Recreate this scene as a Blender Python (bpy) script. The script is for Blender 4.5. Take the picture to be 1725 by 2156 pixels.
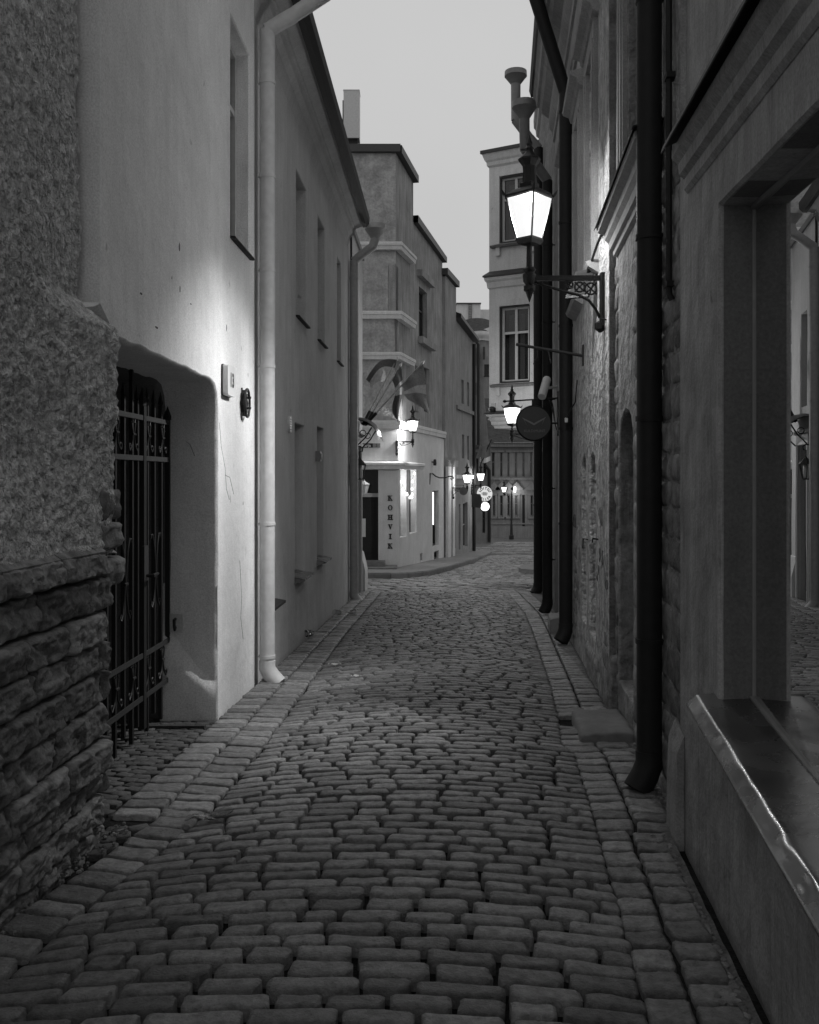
import bpy, math, random
from mathutils import Vector, Matrix, noise
from mathutils.geometry import tessellate_polygon

for o in list(bpy.data.objects):
    bpy.data.objects.remove(o, do_unlink=True)
S = bpy.context.scene
COL = S.collection
R = random.Random(11)
rad = math.radians

# ------------------------------------------------------------------ camera
CAMZ = 1.6
cam_d = bpy.data.cameras.new("camera")
cam = bpy.data.objects.new("camera", cam_d)
COL.objects.link(cam)
cam.location = (0, 0, CAMZ)
cam.rotation_euler = (rad(90), 0, 0)
cam_d.sensor_fit = 'VERTICAL'
cam_d.sensor_height = 36
cam_d.sensor_width = 28.8
cam_d.lens = 36 * 2000 / 2156
cam_d.shift_y = -73 / 2156
cam_d.clip_start = 0.05
cam_d.clip_end = 2000
S.camera = cam

# ------------------------------------------------------------------ dusk sky
SUN_EL, SUN_AZ = 4.0, 160.0
world = bpy.data.worlds.new("World")
S.world = world
world.use_nodes = True
wn, wl = world.node_tree.nodes, world.node_tree.links
wn.clear()
w_out = wn.new("ShaderNodeOutputWorld")
w_bg = wn.new("ShaderNodeBackground")
w_sky = wn.new("ShaderNodeTexSky")
w_sky.sky_type = 'NISHITA'
w_sky.sun_disc = False
w_sky.sun_elevation = rad(SUN_EL)
w_sky.sun_rotation = rad(SUN_AZ)
w_sky.air_density = 1.0
w_sky.dust_density = 4.0
w_bw = wn.new("ShaderNodeRGBToBW")
w_tc = wn.new("ShaderNodeTexCoord")
w_cl = wn.new("ShaderNodeTexNoise")
w_cl.inputs['Scale'].default_value = 1.6
w_cl.inputs['Detail'].default_value = 5
w_map = wn.new("ShaderNodeMapRange")
w_map.inputs['From Min'].default_value = 0.25
w_map.inputs['From Max'].default_value = 0.75
w_map.inputs['To Min'].default_value = 5.6
w_map.inputs['To Max'].default_value = 6.6
w_mix = wn.new("ShaderNodeMix")           # mostly an even overcast layer over the clear sky
w_mix.data_type = 'FLOAT'
w_mix.inputs[0].default_value = 0.88
wl.new(w_sky.outputs[0], w_bw.inputs[0])
wl.new(w_tc.outputs['Generated'], w_cl.inputs['Vector'])
wl.new(w_cl.outputs[0], w_map.inputs['Value'])
wl.new(w_bw.outputs[0], w_mix.inputs[2])
wl.new(w_map.outputs[0], w_mix.inputs[3])
wl.new(w_mix.outputs[0], w_bg.inputs['Color'])
w_bg.inputs['Strength'].default_value = 0.10
wl.new(w_bg.outputs[0], w_out.inputs[0])

sun_d = bpy.data.lights.new("sun", 'SUN')
sun_d.energy = 0.04
sun_d.angle = rad(60)
sun = bpy.data.objects.new("sun", sun_d)
COL.objects.link(sun)
_az = rad(SUN_AZ)
_sv = Vector((math.sin(_az) * math.cos(rad(40)), math.cos(_az) * math.cos(rad(40)), math.sin(rad(40))))
sun.rotation_euler = _sv.to_track_quat('Z', 'Y').to_euler()

S.view_settings.view_transform = 'Standard'
S.view_settings.look = 'None'
S.view_settings.exposure = 0
S.view_settings.gamma = 1
S.view_settings.use_curve_mapping = False
S.render.engine = 'CYCLES'
S.cycles.max_bounces = 8
S.cycles.diffuse_bounces = 5
S.cycles.glossy_bounces = 4
S.cycles.transparent_max_bounces = 12
S.cycles.sample_clamp_indirect = 4.0
S.cycles.use_denoising = True

# ------------------------------------------------------------------ pixel <-> place helpers (1725-wide picture units)
def zv(v, Y):
    return CAMZ + (1005 - v) / 2000 * Y
def xu(u, Y):
    return (u - 862.5) / 2000 * Y
def P(u, v, Y):
    return Vector((xu(u, Y), Y, zv(v, Y)))
def G(Y):                       # ground level: the lane runs downhill, flattening far away
    return -0.0425 * Y if Y < 62 else -0.0425 * 62 - 0.02 * (Y - 62)
def lerp_tab(tab, y):
    if y <= tab[0][0]: return tab[0][1]
    for (a, va), (b, vb) in zip(tab, tab[1:]):
        if y <= b: return va + (vb - va) * (y - a) / (b - a)
    return tab[-1][1]

# ------------------------------------------------------------------ materials (the photograph is black and white: all greys)
def nn(t, kind, **kw):
    n = t.nodes.new(kind)
    for k, v in kw.items():
        if k in n.inputs: n.inputs[k].default_value = v
        else: setattr(n, k, v)
    return n
def base_mat(name, rough=0.8, metal=0.0, spec=0.4):
    m = bpy.data.materials.new(name)
    m.use_nodes = True
    t = m.node_tree
    b = t.nodes['Principled BSDF']
    b.inputs['Roughness'].default_value = rough
    b.inputs['Metallic'].default_value = metal
    b.inputs['Specular IOR Level'].default_value = spec
    return m, t, b
def plaster(name, v, var=0.25, scale=2.5, bump=0.3, bscale=60, lump=0.25, lscale=3.0, streak=0.15, rough=0.9, dirt=0.0):
    """grey render: blotches, vertical streaks, fine grain and long undulation; dirt = dark specks and scuffs"""
    m, t, b = base_mat(name, rough, 0, 0.15)
    L = t.links
    tc = nn(t, 'ShaderNodeTexCoord')
    n1 = nn(t, 'ShaderNodeTexNoise', Scale=scale, Detail=8.0, Roughness=0.62)
    L.new(tc.outputs['Object'], n1.inputs['Vector'])
    mp = nn(t, 'ShaderNodeMapping')
    mp.inputs['Scale'].default_value = (5, 5, 0.35)
    L.new(tc.outputs['Object'], mp.inputs['Vector'])
    n2 = nn(t, 'ShaderNodeTexNoise', Scale=2.2, Detail=6.0, Roughness=0.6)
    L.new(mp.outputs[0], n2.inputs['Vector'])
    n3 = nn(t, 'ShaderNodeTexNoise', Scale=bscale, Detail=4.0, Roughness=0.6)
    L.new(tc.outputs['Object'], n3.inputs['Vector'])
    n4 = nn(t, 'ShaderNodeTexNoise', Scale=lscale, Detail=4.0, Roughness=0.5)
    L.new(tc.outputs['Object'], n4.inputs['Vector'])
    def rng(src, amp, lo=0.3, hi=0.7):
        r = nn(t, 'ShaderNodeMapRange')
        r.inputs['From Min'].default_value = lo
        r.inputs['From Max'].default_value = hi
        r.inputs['To Min'].default_value = 1 - amp
        r.inputs['To Max'].default_value = 1 + amp
        L.new(src, r.inputs['Value'])
        return r.outputs[0]
    def mul(a, bb):
        q = nn(t, 'ShaderNodeMath', operation='MULTIPLY')
        L.new(a, q.inputs[0])
        if isinstance(bb, float): q.inputs[1].default_value = bb
        else: L.new(bb, q.inputs[1])
        return q.outputs[0]
    c = mul(mul(rng(n1.outputs[0], var), rng(n2.outputs[0], streak)), rng(n3.outputs[0], 0.18))
    if dirt > 0:
        n5 = nn(t, 'ShaderNodeTexNoise', Scale=7.0, Detail=10.0, Roughness=0.75)
        L.new(mp.outputs[0], n5.inputs['Vector'])
        c = mul(c, rng(n5.outputs[0], -dirt, 0.52, 0.72))
    vo = nn(t, 'ShaderNodeTexVoronoi', Scale=3.3)
    mp2 = nn(t, 'ShaderNodeMapping'); mp2.inputs['Scale'].default_value = (1, 1, .55)
    dn = nn(t, 'ShaderNodeTexNoise', Scale=6.0, Detail=3.0)
    mixv = nn(t, 'ShaderNodeVectorMath', operation='MULTIPLY_ADD'); mixv.inputs[1].default_value = (.16, .16, .16)
    L.new(tc.outputs['Object'], dn.inputs['Vector']); L.new(dn.outputs['Color'], mixv.inputs[0]); L.new(tc.outputs['Object'], mixv.inputs[2])
    L.new(mixv.outputs[0], mp2.inputs['Vector']); L.new(mp2.outputs[0], vo.inputs['Vector'])
    sp = nn(t, 'ShaderNodeMapRange'); sp.inputs['From Min'].default_value = .03; sp.inputs['From Max'].default_value = .07
    sp.inputs['To Min'].default_value = .62; sp.inputs['To Max'].default_value = 1.0
    L.new(vo.outputs['Distance'], sp.inputs['Value']); c = mul(c, sp.outputs[0])
    c = mul(c, float(v))
    L.new(c, b.inputs['Base Color'])
    b1 = nn(t, 'ShaderNodeBump', Strength=bump, Distance=0.012)
    L.new(n3.outputs[0], b1.inputs['Height'])
    b2 = nn(t, 'ShaderNodeBump', Strength=lump, Distance=0.10)
    L.new(n4.outputs[0], b2.inputs['Height'])
    L.new(b2.outputs[0], b1.inputs['Normal'])
    L.new(b1.outputs[0], b.inputs['Normal'])
    return m
def stone(name, v, var=0.35, scale=9, bump=0.6, bscale=55, rough=0.75, spec=0.35, objvar=0.3, stretch=None):
    """weathered stone whose grey also differs from piece to piece"""
    m, t, b = base_mat(name, rough, 0, spec)
    L = t.links
    tc = nn(t, 'ShaderNodeTexCoord')
    geo = nn(t, 'ShaderNodeNewGeometry')
    oi = nn(t, 'ShaderNodeObjectInfo')
    at = nn(t, 'ShaderNodeAttribute', attribute_name='shade')
    add = nn(t, 'ShaderNodeVectorMath', operation='ADD')
    vec = geo.outputs['Position']
    if stretch:
        mp = nn(t, 'ShaderNodeMapping'); mp.inputs['Scale'].default_value = stretch
        L.new(vec, mp.inputs['Vector']); vec = mp.outputs[0]
    n1 = nn(t, 'ShaderNodeTexNoise', Scale=scale, Detail=8.0, Roughness=0.65)
    n2 = nn(t, 'ShaderNodeTexNoise', Scale=bscale, Detail=6.0, Roughness=0.7)
    n3 = nn(t, 'ShaderNodeTexVoronoi', Scale=bscale * 0.45)
    for n in (n1, n2, n3): L.new(vec, n.inputs['Vector'])
    r = nn(t, 'ShaderNodeMapRange'); r.inputs['From Min'].default_value = .3; r.inputs['From Max'].default_value = .7
    r.inputs['To Min'].default_value = 1 - var; r.inputs['To Max'].default_value = 1 + var
    L.new(n1.outputs[0], r.inputs['Value'])
    s = nn(t, 'ShaderNodeMath', operation='ADD')          # random per object + per-piece attribute
    L.new(oi.outputs['Random'], s.inputs[0]); L.new(at.outputs['Fac'], s.inputs[1])
    fr = nn(t, 'ShaderNodeMath', operation='FRACT'); L.new(s.outputs[0], fr.inputs[0])
    r2 = nn(t, 'ShaderNodeMapRange'); r2.inputs['To Min'].default_value = (1 - objvar) * v; r2.inputs['To Max'].default_value = (1 + objvar) * v
    L.new(fr.outputs[0], r2.inputs['Value'])
    mu = nn(t, 'ShaderNodeMath', operation='MULTIPLY'); L.new(r.outputs[0], mu.inputs[0]); L.new(r2.outputs[0], mu.inputs[1])
    L.new(mu.outputs[0], b.inputs['Base Color'])
    b1 = nn(t, 'ShaderNodeBump', Strength=bump, Distance=0.01)
    L.new(n2.outputs[0], b1.inputs['Height'])
    b2 = nn(t, 'ShaderNodeBump', Strength=bump * .7, Distance=0.03)
    L.new(n1.outputs[0], b2.inputs['Height'])
    L.new(b2.outputs[0], b1.inputs['Normal']); L.new(b1.outputs[0], b.inputs['Normal'])
    rr = nn(t, 'ShaderNodeMapRange'); rr.inputs['To Min'].default_value = rough - .15; rr.inputs['To Max'].default_value = min(1, rough + .15)
    L.new(n2.outputs[0], rr.inputs['Value']); L.new(rr.outputs[0], b.inputs['Roughness'])
    return m
def metal(name, v, rough=0.45, metal_=0.0, spec=0.5, bump=0.15, scale=25, var=0.2):
    m, t, b = base_mat(name, rough, metal_, spec)
    L = t.links
    tc = nn(t, 'ShaderNodeTexCoord')
    n1 = nn(t, 'ShaderNodeTexNoise', Scale=scale, Detail=5.0, Roughness=0.6)
    L.new(tc.outputs['Object'], n1.inputs['Vector'])
    r = nn(t, 'ShaderNodeMapRange'); r.inputs['From Min'].default_value = .3; r.inputs['From Max'].default_value = .7
    r.inputs['To Min'].default_value = (1 - var) * v; r.inputs['To Max'].default_value = (1 + var) * v
    L.new(n1.outputs[0], r.inputs['Value']); L.new(r.outputs[0], b.inputs['Base Color'])
    r2 = nn(t, 'ShaderNodeMapRange'); r2.inputs['To Min'].default_value = max(.02, rough - .12); r2.inputs['To Max'].default_value = rough + .12
    L.new(n1.outputs[0], r2.inputs['Value']); L.new(r2.outputs[0], b.inputs['Roughness'])
    bp = nn(t, 'ShaderNodeBump', Strength=bump, Distance=0.01)
    L.new(n1.outputs[0], bp.inputs['Height']); L.new(bp.outputs[0], b.inputs['Normal'])
    return m
def emit(name, v, transp=0.0):
    m = bpy.data.materials.new(name); m.use_nodes = True
    t = m.node_tree; t.nodes.clear()
    out = nn(t, 'ShaderNodeOutputMaterial'); e = nn(t, 'ShaderNodeEmission'); e.inputs['Strength'].default_value = v
    tc = nn(t, 'ShaderNodeTexCoord'); n1 = nn(t, 'ShaderNodeTexNoise', Scale=3.0)
    t.links.new(tc.outputs['Object'], n1.inputs['Vector'])
    r = nn(t, 'ShaderNodeMapRange'); r.inputs['To Min'].default_value = .85; r.inputs['To Max'].default_value = 1.1
    t.links.new(n1.outputs[0], r.inputs['Value']); t.links.new(r.outputs[0], e.inputs['Color'])
    if transp > 0:
        tr = nn(t, 'ShaderNodeBsdfTransparent'); mx = nn(t, 'ShaderNodeMixShader'); mx.inputs[0].default_value = 1 - transp
        t.links.new(tr.outputs[0], mx.inputs[1]); t.links.new(e.outputs[0], mx.inputs[2]); t.links.new(mx.outputs[0], out.inputs[0])
    else:
        t.links.new(e.outputs[0], out.inputs[0])
    return m
def glass(name, rough=0.02, body=0.012, through=0.0, wave=.05):
    """window glass: Fresnel mirror over a dark room (or over what stands behind when through > 0)"""
    m, t, b = base_mat(name, rough, 0, 0.5)
    b.inputs['Base Color'].default_value = (body,) * 3 + (1,)
    b.inputs['IOR'].default_value = 1.55
    tc = nn(t, 'ShaderNodeTexCoord'); n1 = nn(t, 'ShaderNodeTexNoise', Scale=1.6, Detail=2.0)
    t.links.new(tc.outputs['Object'], n1.inputs['Vector'])
    bp = nn(t, 'ShaderNodeBump', Strength=wave, Distance=.02)
    t.links.new(n1.outputs[0], bp.inputs['Height']); t.links.new(bp.outputs[0], b.inputs['Normal'])
    if through > 0:
        out = t.nodes['Material Output']
        fr = nn(t, 'ShaderNodeFresnel', IOR=1.55); gl = nn(t, 'ShaderNodeBsdfGlossy'); gl.inputs['Roughness'].default_value = rough
        tr = nn(t, 'ShaderNodeBsdfTransparent'); tr.inputs['Color'].default_value = (through,) * 3 + (1,)
        t.links.new(bp.outputs[0], gl.inputs['Normal'])
        mx = nn(t, 'ShaderNodeMixShader'); t.links.new(fr.outputs[0], mx.inputs[0]); t.links.new(tr.outputs[0], mx.inputs[1]); t.links.new(gl.outputs[0], mx.inputs[2])
        t.links.new(mx.outputs[0], out.inputs[0])
    return m

M = {}
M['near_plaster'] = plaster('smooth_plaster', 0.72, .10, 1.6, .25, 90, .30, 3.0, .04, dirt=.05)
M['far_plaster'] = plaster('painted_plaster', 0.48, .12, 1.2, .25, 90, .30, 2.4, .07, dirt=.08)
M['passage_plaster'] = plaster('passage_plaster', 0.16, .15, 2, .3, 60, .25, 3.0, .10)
M['mortar_grey'] = plaster('mortar_grey', 0.13, .35, 9, 1.0, 70, .6, 14, .02)
M['pale_plaster'] = plaster('pale_plaster', 0.55, .08, 1.8, .2, 80, .15, 2.0, .08)
M['roughcast'] = plaster('roughcast', 0.53, .35, 16, 1.0, 55, 1.0, 24, .03, dirt=.35)
M['rubble'] = stone('limestone_block', 0.27, .6, 11, 1.0, 60, .85, .2, .3)
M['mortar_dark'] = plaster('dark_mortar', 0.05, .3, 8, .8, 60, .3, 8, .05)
M['coursed_stone'] = stone('coursed_limestone', 0.20, .55, 9, 1.0, 50, .85, .2, .35)
M['cobble'] = stone('granite_sett', 0.185, .48, 22, 1.0, 85, .50, .45, .40)
M['gate_sett'] = stone('gate_sett_shaded', 0.075, .28, 18, .8, 80, .65, .3, .25)  # darker than the cobbles: shade of the gateway put into the colour
M['bed'] = plaster('joint_earth', 0.012, .4, 12, 1.0, 80, .4, 14, 0)
M['kerb'] = stone('kerb_granite', 0.16, .25, 6, .4, 60, .7, .35, .1)
M['stone_house'] = plaster('worn_render', 0.29, .45, 6, 1.0, 40, 1.0, 12, .25, dirt=.6)
M['stone_house_dark'] = plaster('worn_masonry', 0.18, .40, 5, 1.0, 38, .7, 7, .15, dirt=.3)
M['trim_right'] = plaster('painted_trim', 0.32, .12, 3, .2, 80, .15, 3, .12)
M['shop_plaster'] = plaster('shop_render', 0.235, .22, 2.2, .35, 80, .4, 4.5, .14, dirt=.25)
M['reveal_shade'] = plaster('shop_reveal_shaded', 0.12, .12, 2.5, .2, 80, .2, 2.5, .08)  # darker than the shop wall: the reveal's shade is put into the colour
M['cafe_rough'] = plaster('cafe_roughcast', 0.33, .35, 2.0, 1.0, 14, .5, 6, .10)
M['cafe_smooth'] = plaster('cafe_render', 0.58, .10, 2.0, .2, 60, .12, 2.0, .06)
M['cafe_side'] = plaster('cafe_side_render', 0.26, .25, 1.2, .3, 40, .2, 3.0, .30)
M['grey_house'] = plaster('grey_house_render', 0.25, .18, 1.2, .3, 40, .2, 2.0, .25)
M['oriel'] = plaster('oriel_render', 0.60, .08, 2, .15, 60, .1, 2, .08)
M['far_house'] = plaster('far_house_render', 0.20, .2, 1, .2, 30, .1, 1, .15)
M['roof'] = plaster('roof_tiles', 0.06, .4, 3, .9, 9, .3, 3, .1)
M['roof_metal'] = metal('roof_sheet', 0.035, .5)
M['iron'] = metal('black_iron', 0.012, .5, 0, .4, .25, 60)
M['iron_grey'] = metal('painted_iron_rail', 0.03, .6, 0, .3, .25, 60)
M['pipe_light'] = metal('light_zinc_paint', 0.60, .55, 0, .4, .08, 12, .10)
M['pipe_grey'] = metal('grey_zinc_paint', 0.40, .55, 0, .4, .08, 12, .12)
M['pipe_dark'] = metal('dark_zinc_paint', 0.018, .62, 0, .25, .10, 14)
M['pipe_mid'] = metal('mid_zinc_paint', 0.20, .5, 0, .4, .08, 12, .12)
M['zinc_sill'] = metal('zinc_sheet', 0.20, .27, .9, .5, .30, 5, .15)
M['frame_grey'] = metal('grey_window_frame', 0.20, .5, 0, .4, .05, 20, .1)
M['frame_pale'] = metal('pale_window_frame', 0.5, .5, 0, .4, .05, 20, .1)
M['frame_dark'] = metal('dark_window_frame', 0.03, .5, 0, .4, .05, 20, .1)
M['white_paint'] = metal('white_enamel', 0.62, .4, 0, .5, .03, 10, .08)
M['black_paint'] = metal('black_paint', 0.012, .5, 0, .4, .03, 10)
M['sign_dark'] = metal('dark_sign_face', 0.075, .45, 0, .45, .02, 5, .1)
M['sign_mark'] = metal('faded_gilt', 0.26, .5, 0, .4, .02, 5, .1)
M['wood_dark'] = metal('dark_door_wood', 0.02, .6, 0, .3, .2, 8)
M['canopy'] = metal('glossy_canopy', 0.008, .38, 0, .25, .05, 6)
M['flag_dark'] = metal('dark_cloth', 0.18, .9, 0, .1, .05, 30)
M['flag_mid'] = metal('mid_cloth', 0.36, .9, 0, .1, .05, 30)
M['flag_light'] = metal('light_cloth', 0.72, .9, 0, .1, .05, 30)
M['pole_wood'] = metal('pale_pole', 0.42, .5, 0, .4, .05, 10)
M['pane'] = glass('window_glass', .04)
M['shop_glass'] = glass('shop_glass', .004, .01, .55, .012)
M['room'] = plaster('room_plaster', 0.05, .1, 2, .1, 20, .1, 2, .05)
M['lamp_glass'] = emit('lamp_glass', 1.05, .22)
M['lamp_far'] = emit('lamp_glass_far', 3.0, .4)
M['bulb'] = emit('bulb_glow', 4.0)
M['globe'] = emit('globe_glow', 3.0)
M['tube'] = emit('light_tube', 2.5)
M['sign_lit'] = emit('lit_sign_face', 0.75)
M['plastic'] = glass('clear_plastic', .1, .3, .8)

# ------------------------------------------------------------------ mesh building
class MB:
    def __init__(s): s.v, s.f, s.sh = [], [], []
    def add(s, vs, fs, shade=None):
        o = len(s.v)
        s.v += [Vector(p) for p in vs]
        s.f += [tuple(i + o for i in f) for f in fs]
        if shade is not None: s.sh += [shade] * len(fs)
        return s
    def box(s, fr, a0, a1, b0, b1, c0, c1):
        """axis box in the local frame fr(a, b, c) -> world"""
        vs = [fr(a, b, c) for a in (a0, a1) for b in (b0, b1) for c in (c0, c1)]
        return s.add(vs, [(0, 1, 3, 2), (4, 6, 7, 5), (0, 4, 5, 1), (2, 3, 7, 6), (0, 2, 6, 4), (1, 5, 7, 3)])
    def prism(s, fr, prof, a0, a1, caps=True):
        """profile of (t, z) swept along a in frame fr(a, t, z)"""
        n = len(prof)
        vs = [fr(a0, t, z) for t, z in prof] + [fr(a1, t, z) for t, z in prof]
        fs = [(i, (i + 1) % n, n + (i + 1) % n, n + i) for i in range(n)]
        if caps: fs += [tuple(range(n))[::-1], tuple(range(n, 2 * n))]
        return s.add(vs, fs)
    def poly(s, fr, pts, t0, t1):
        """outline of (a, z) given thickness t0..t1"""
        n = len(pts)
        vs = [fr(a, t0, z) for a, z in pts] + [fr(a, t1, z) for a, z in pts]
        tri = tessellate_polygon([[Vector((a, z, 0)) for a, z in pts]])
        fs = [tuple(q) for q in tri] + [tuple(i + n for i in q) for q in tri]
        fs += [(i, (i + 1) % n, n + (i + 1) % n, n + i) for i in range(n)]
        return s.add(vs, fs)
    def tube(s, pts, r, seg=10, caps=True, squash=None):
        pts = [Vector(p) for p in pts]
        n = len(pts)
        rr = r if isinstance(r, (list, tuple)) else [r] * n
        ref = None
        vs, fs = [], []
        for i, p in enumerate(pts):
            d = (pts[min(i + 1, n - 1)] - pts[max(i - 1, 0)]).normalized()
            if ref is None:
                ref = Vector((0, 0, 1)) if abs(d.z) < .9 else Vector((0, 1, 0))
            x = (ref - d * ref.dot(d)).normalized(); y = d.cross(x); ref = x
            k = 1.0
            if 0 < i < n - 1:
                c = (pts[i] - pts[i - 1]).normalized().dot((pts[i + 1] - pts[i]).normalized())
                k = 1 / max(.6, math.sqrt(max(.05, (1 + c) / 2)))
            for j in range(seg):
                a = 2 * math.pi * j / seg
                vs.append(p + x * math.cos(a) * rr[i] * k + y * math.sin(a) * rr[i])
        for i in range(n - 1):
            for j in range(seg):
                a, b = i * seg + j, i * seg + (j + 1) % seg
                fs.append((a, b, b + seg, a + seg))
        if caps: fs += [tuple(range(seg))[::-1], tuple(range((n - 1) * seg, n * seg))]
        return s.add(vs, fs)
    def lathe(s, c, prof, seg=12, rot=0.0, caps=True):
        """profile of (radius, z) about the vertical through c"""
        c = Vector(c); vs, fs = [], []
        for r, z in prof:
            for j in range(seg):
                a = rot + 2 * math.pi * j / seg
                vs.append(c + Vector((math.cos(a) * r, math.sin(a) * r, z)))
        for i in range(len(prof) - 1):
            for j in range(seg):
                a, b = i * seg + j, i * seg + (j + 1) % seg
                fs.append((a, b, b + seg, a + seg))
        if caps: fs += [tuple(range(seg))[::-1], tuple(range((len(prof) - 1) * seg, len(prof) * seg))]
        return s.add(vs, fs)
    def grid(s, fn, nu, nv):
        vs = [fn(i / nu, j / nv) for j in range(nv + 1) for i in range(nu + 1)]
        fs = [(j * (nu + 1) + i, j * (nu + 1) + i + 1, (j + 1) * (nu + 1) + i + 1, (j + 1) * (nu + 1) + i) for j in range(nv) for i in range(nu)]
        return s.add(vs, fs)
    def wall(s, fr, outer, holes=(), depths=(), bev=0.0):
        """flat wall outline with openings; each opening gets a reveal going in to its depth"""
        loops = [outer] + list(holes)
        flat = [p for l in loops for p in l]
        tri = tessellate_polygon([[Vector((a, z, 0)) for a, z in l] for l in loops])
        s.add([fr(a, 0, z) for a, z in flat], [tuple(q) for q in tri])
        for l, d in zip(holes, depths):
            n = len(l)
            ca = sum(p[0] for p in l) / n; cz = sum(p[1] for p in l) / n
            def ins(k, p): return (p[0] + (bev * k if p[0] < ca else -bev * k), p[1] + (bev * k if p[1] < cz else -bev * k))
            rings = [[fr(a, 0, z) for a, z in l]]
            if bev:
                rings.append([fr(ins(.3, p)[0], -bev * .3, ins(.3, p)[1]) for p in l])
                rings.append([fr(ins(1, p)[0], -bev, ins(1, p)[1]) for p in l])
                rings.append([fr(ins(1, p)[0], -d, ins(1, p)[1]) for p in l])
            else:
                rings.append([fr(a, -d, z) for a, z in l])
            vs = [q for r_ in rings for q in r_]
            fs = [(k * n + i, k * n + (i + 1) % n, (k + 1) * n + (i + 1) % n, (k + 1) * n + i) for k in range(len(rings) - 1) for i in range(n)]
            s.add(vs, fs)
        return s
def make_mesh(name, mb, mat, off=None, smooth=False):
    me = bpy.data.meshes.new(name)
    off = Vector(off) if off is not None else Vector((0, 0, 0))
    me.from_pydata([v - off for v in mb.v], [], mb.f)
    if mat is not None: me.materials.append(mat)
    if mb.sh and len(mb.sh) == len(mb.f):
        at = me.attributes.new('shade', 'FLOAT', 'FACE')
        at.data.foreach_set('value', mb.sh)
    if smooth:
        me.polygons.foreach_set('use_smooth', [True] * len(me.polygons))
        if smooth != 'all': 
            me.set_sharp_from_angle(angle=rad(smooth if not isinstance(smooth, bool) else 42))
    me.update()
    return me
def wloc(o):
    v = Vector(o.location)
    while o.parent is not None:
        o = o.parent; v += Vector(o.location)
    return v
def tag(o, label=None, cat=None, group=None, kind=None):
    if label: o['label'] = label
    if cat: o['category'] = cat
    if group: o['group'] = group
    if kind: o['kind'] = kind
    return o
def thing(name, label, cat, loc=(0, 0, 0), group=None):
    o = bpy.data.objects.new(name, None)
    COL.objects.link(o); o.location = loc; o.empty_display_size = .1
    return tag(o, label, cat, group)
def part(name, mb, mat, parent=None, smooth=False, label=None, kind=None):
    me = make_mesh(name, mb, M[mat] if isinstance(mat, str) else mat, wloc(parent) if parent is not None else None, smooth)
    o = bpy.data.objects.new(name, me); COL.objects.link(o)
    if parent is not None: o.parent = parent
    if label: o['label'] = label
    if kind: o['kind'] = kind
    return o
def rect(a0, a1, z0, z1): return [(a0, z0), (a1, z0), (a1, z1), (a0, z1)]
def arch(a0, a1, z0, z1, h, n=8):
    c, w = (a0 + a1) / 2, (a1 - a0) / 2
    return [(a0, z0), (a1, z0)] + [(c + w * math.cos(math.pi * i / n), z1 - h + h * math.sin(math.pi * i / n)) for i in range(n + 1)]
def wobble(pts, step=.12, amp=.01, seed=0.0):
    out = []
    n = len(pts)
    for i in range(n):
        (a, z), (b, w) = pts[i], pts[(i + 1) % n]
        k = max(1, int(math.hypot(b - a, w - z) / step))
        for j in range(k):
            t = j / k
            p = Vector((a + (b - a) * t, z + (w - z) * t, seed))
            out.append((p.x + amp * noise.noise(p * 5), p.y + amp * noise.noise(p * 5 + Vector((9, 3, 1)))))
    return out
def text_mesh(txt, size, fr, thick=.003, bold=0.0, align='CENTER'):
    cu = bpy.data.curves.new('txt', 'FONT'); cu.body = txt; cu.size = size; cu.align_x = align; cu.align_y = 'CENTER'
    cu.offset = bold; cu.resolution_u = 3
    ob = bpy.data.objects.new('txt', cu); COL.objects.link(ob)
    dg = bpy.context.evaluated_depsgraph_get(); me = bpy.data.meshes.new_from_object(ob.evaluated_get(dg))
    mb = MB(); mb.add([fr(v.co.x, thick, v.co.y) for v in me.vertices], [tuple(p.vertices) for p in me.polygons])
    bpy.data.objects.remove(ob, do_unlink=True); bpy.data.curves.remove(cu); bpy.data.meshes.remove(me)
    return mb
def frame(o, ax, ny):
    """fr(a, t, z): along unit ax, out along ny, up"""
    o, ax, ny = Vector(o), Vector(ax).normalized(), Vector(ny).normalized()
    return lambda a, t, z: o + ax * a + ny * t + Vector((0, 0, z))

def window(par, fr, a0, a1, z0, z1, d, nx=2, zbar=(), fmat='frame_grey', fw=.05, pane='pane'):
    """casement filling an opening at depth d: frame and glazing bars, one pane as sub-part"""
    mb = MB()
    t0, t1 = -d - .03, -d + .02
    mb.box(fr, a0, a0 + fw, t0, t1, z0, z1); mb.box(fr, a1 - fw, a1, t0, t1, z0, z1)
    mb.box(fr, a0 + fw, a1 - fw, t0, t1, z0, z0 + fw); mb.box(fr, a0 + fw, a1 - fw, t0, t1, z1 - fw, z1)
    for i in range(1, nx):
        c = a0 + (a1 - a0) * i / nx
        mb.box(fr, c - fw * .6, c + fw * .6, t0, t1 - .004, z0 + fw, z1 - fw)
    for zb in zbar:
        zz = z0 + (z1 - z0) * zb
        mb.box(fr, a0 + fw, a1 - fw, t0, t1 - .008, zz - fw * .5, zz + fw * .5)
    w = part('window', mb, fmat, par)
    part('pane', MB().box(fr, a0 + .01, a1 - .01, t0 - .008, t0 + .012, z0 + .01, z1 - .01), pane, w)
    return w

# ================================================================== walls as functions: fr(Y, outward t, z)
def LW(Y, t, z): return Vector((-1.80 + .034 * Y + t, Y, z))                    # left houses, face to the right
def RW(Y, t, z): return Vector((.90 + .097 * Y - t, Y, z))                      # right stone house
def SW(Y, t, z): return Vector((.825 + .114 * Y - t, Y, z))                      # shop nearest on the right
def YL(u): return 3600 / (930.5 - u)
def YR(u): return 1800 / (u - 1056.5)

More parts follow.
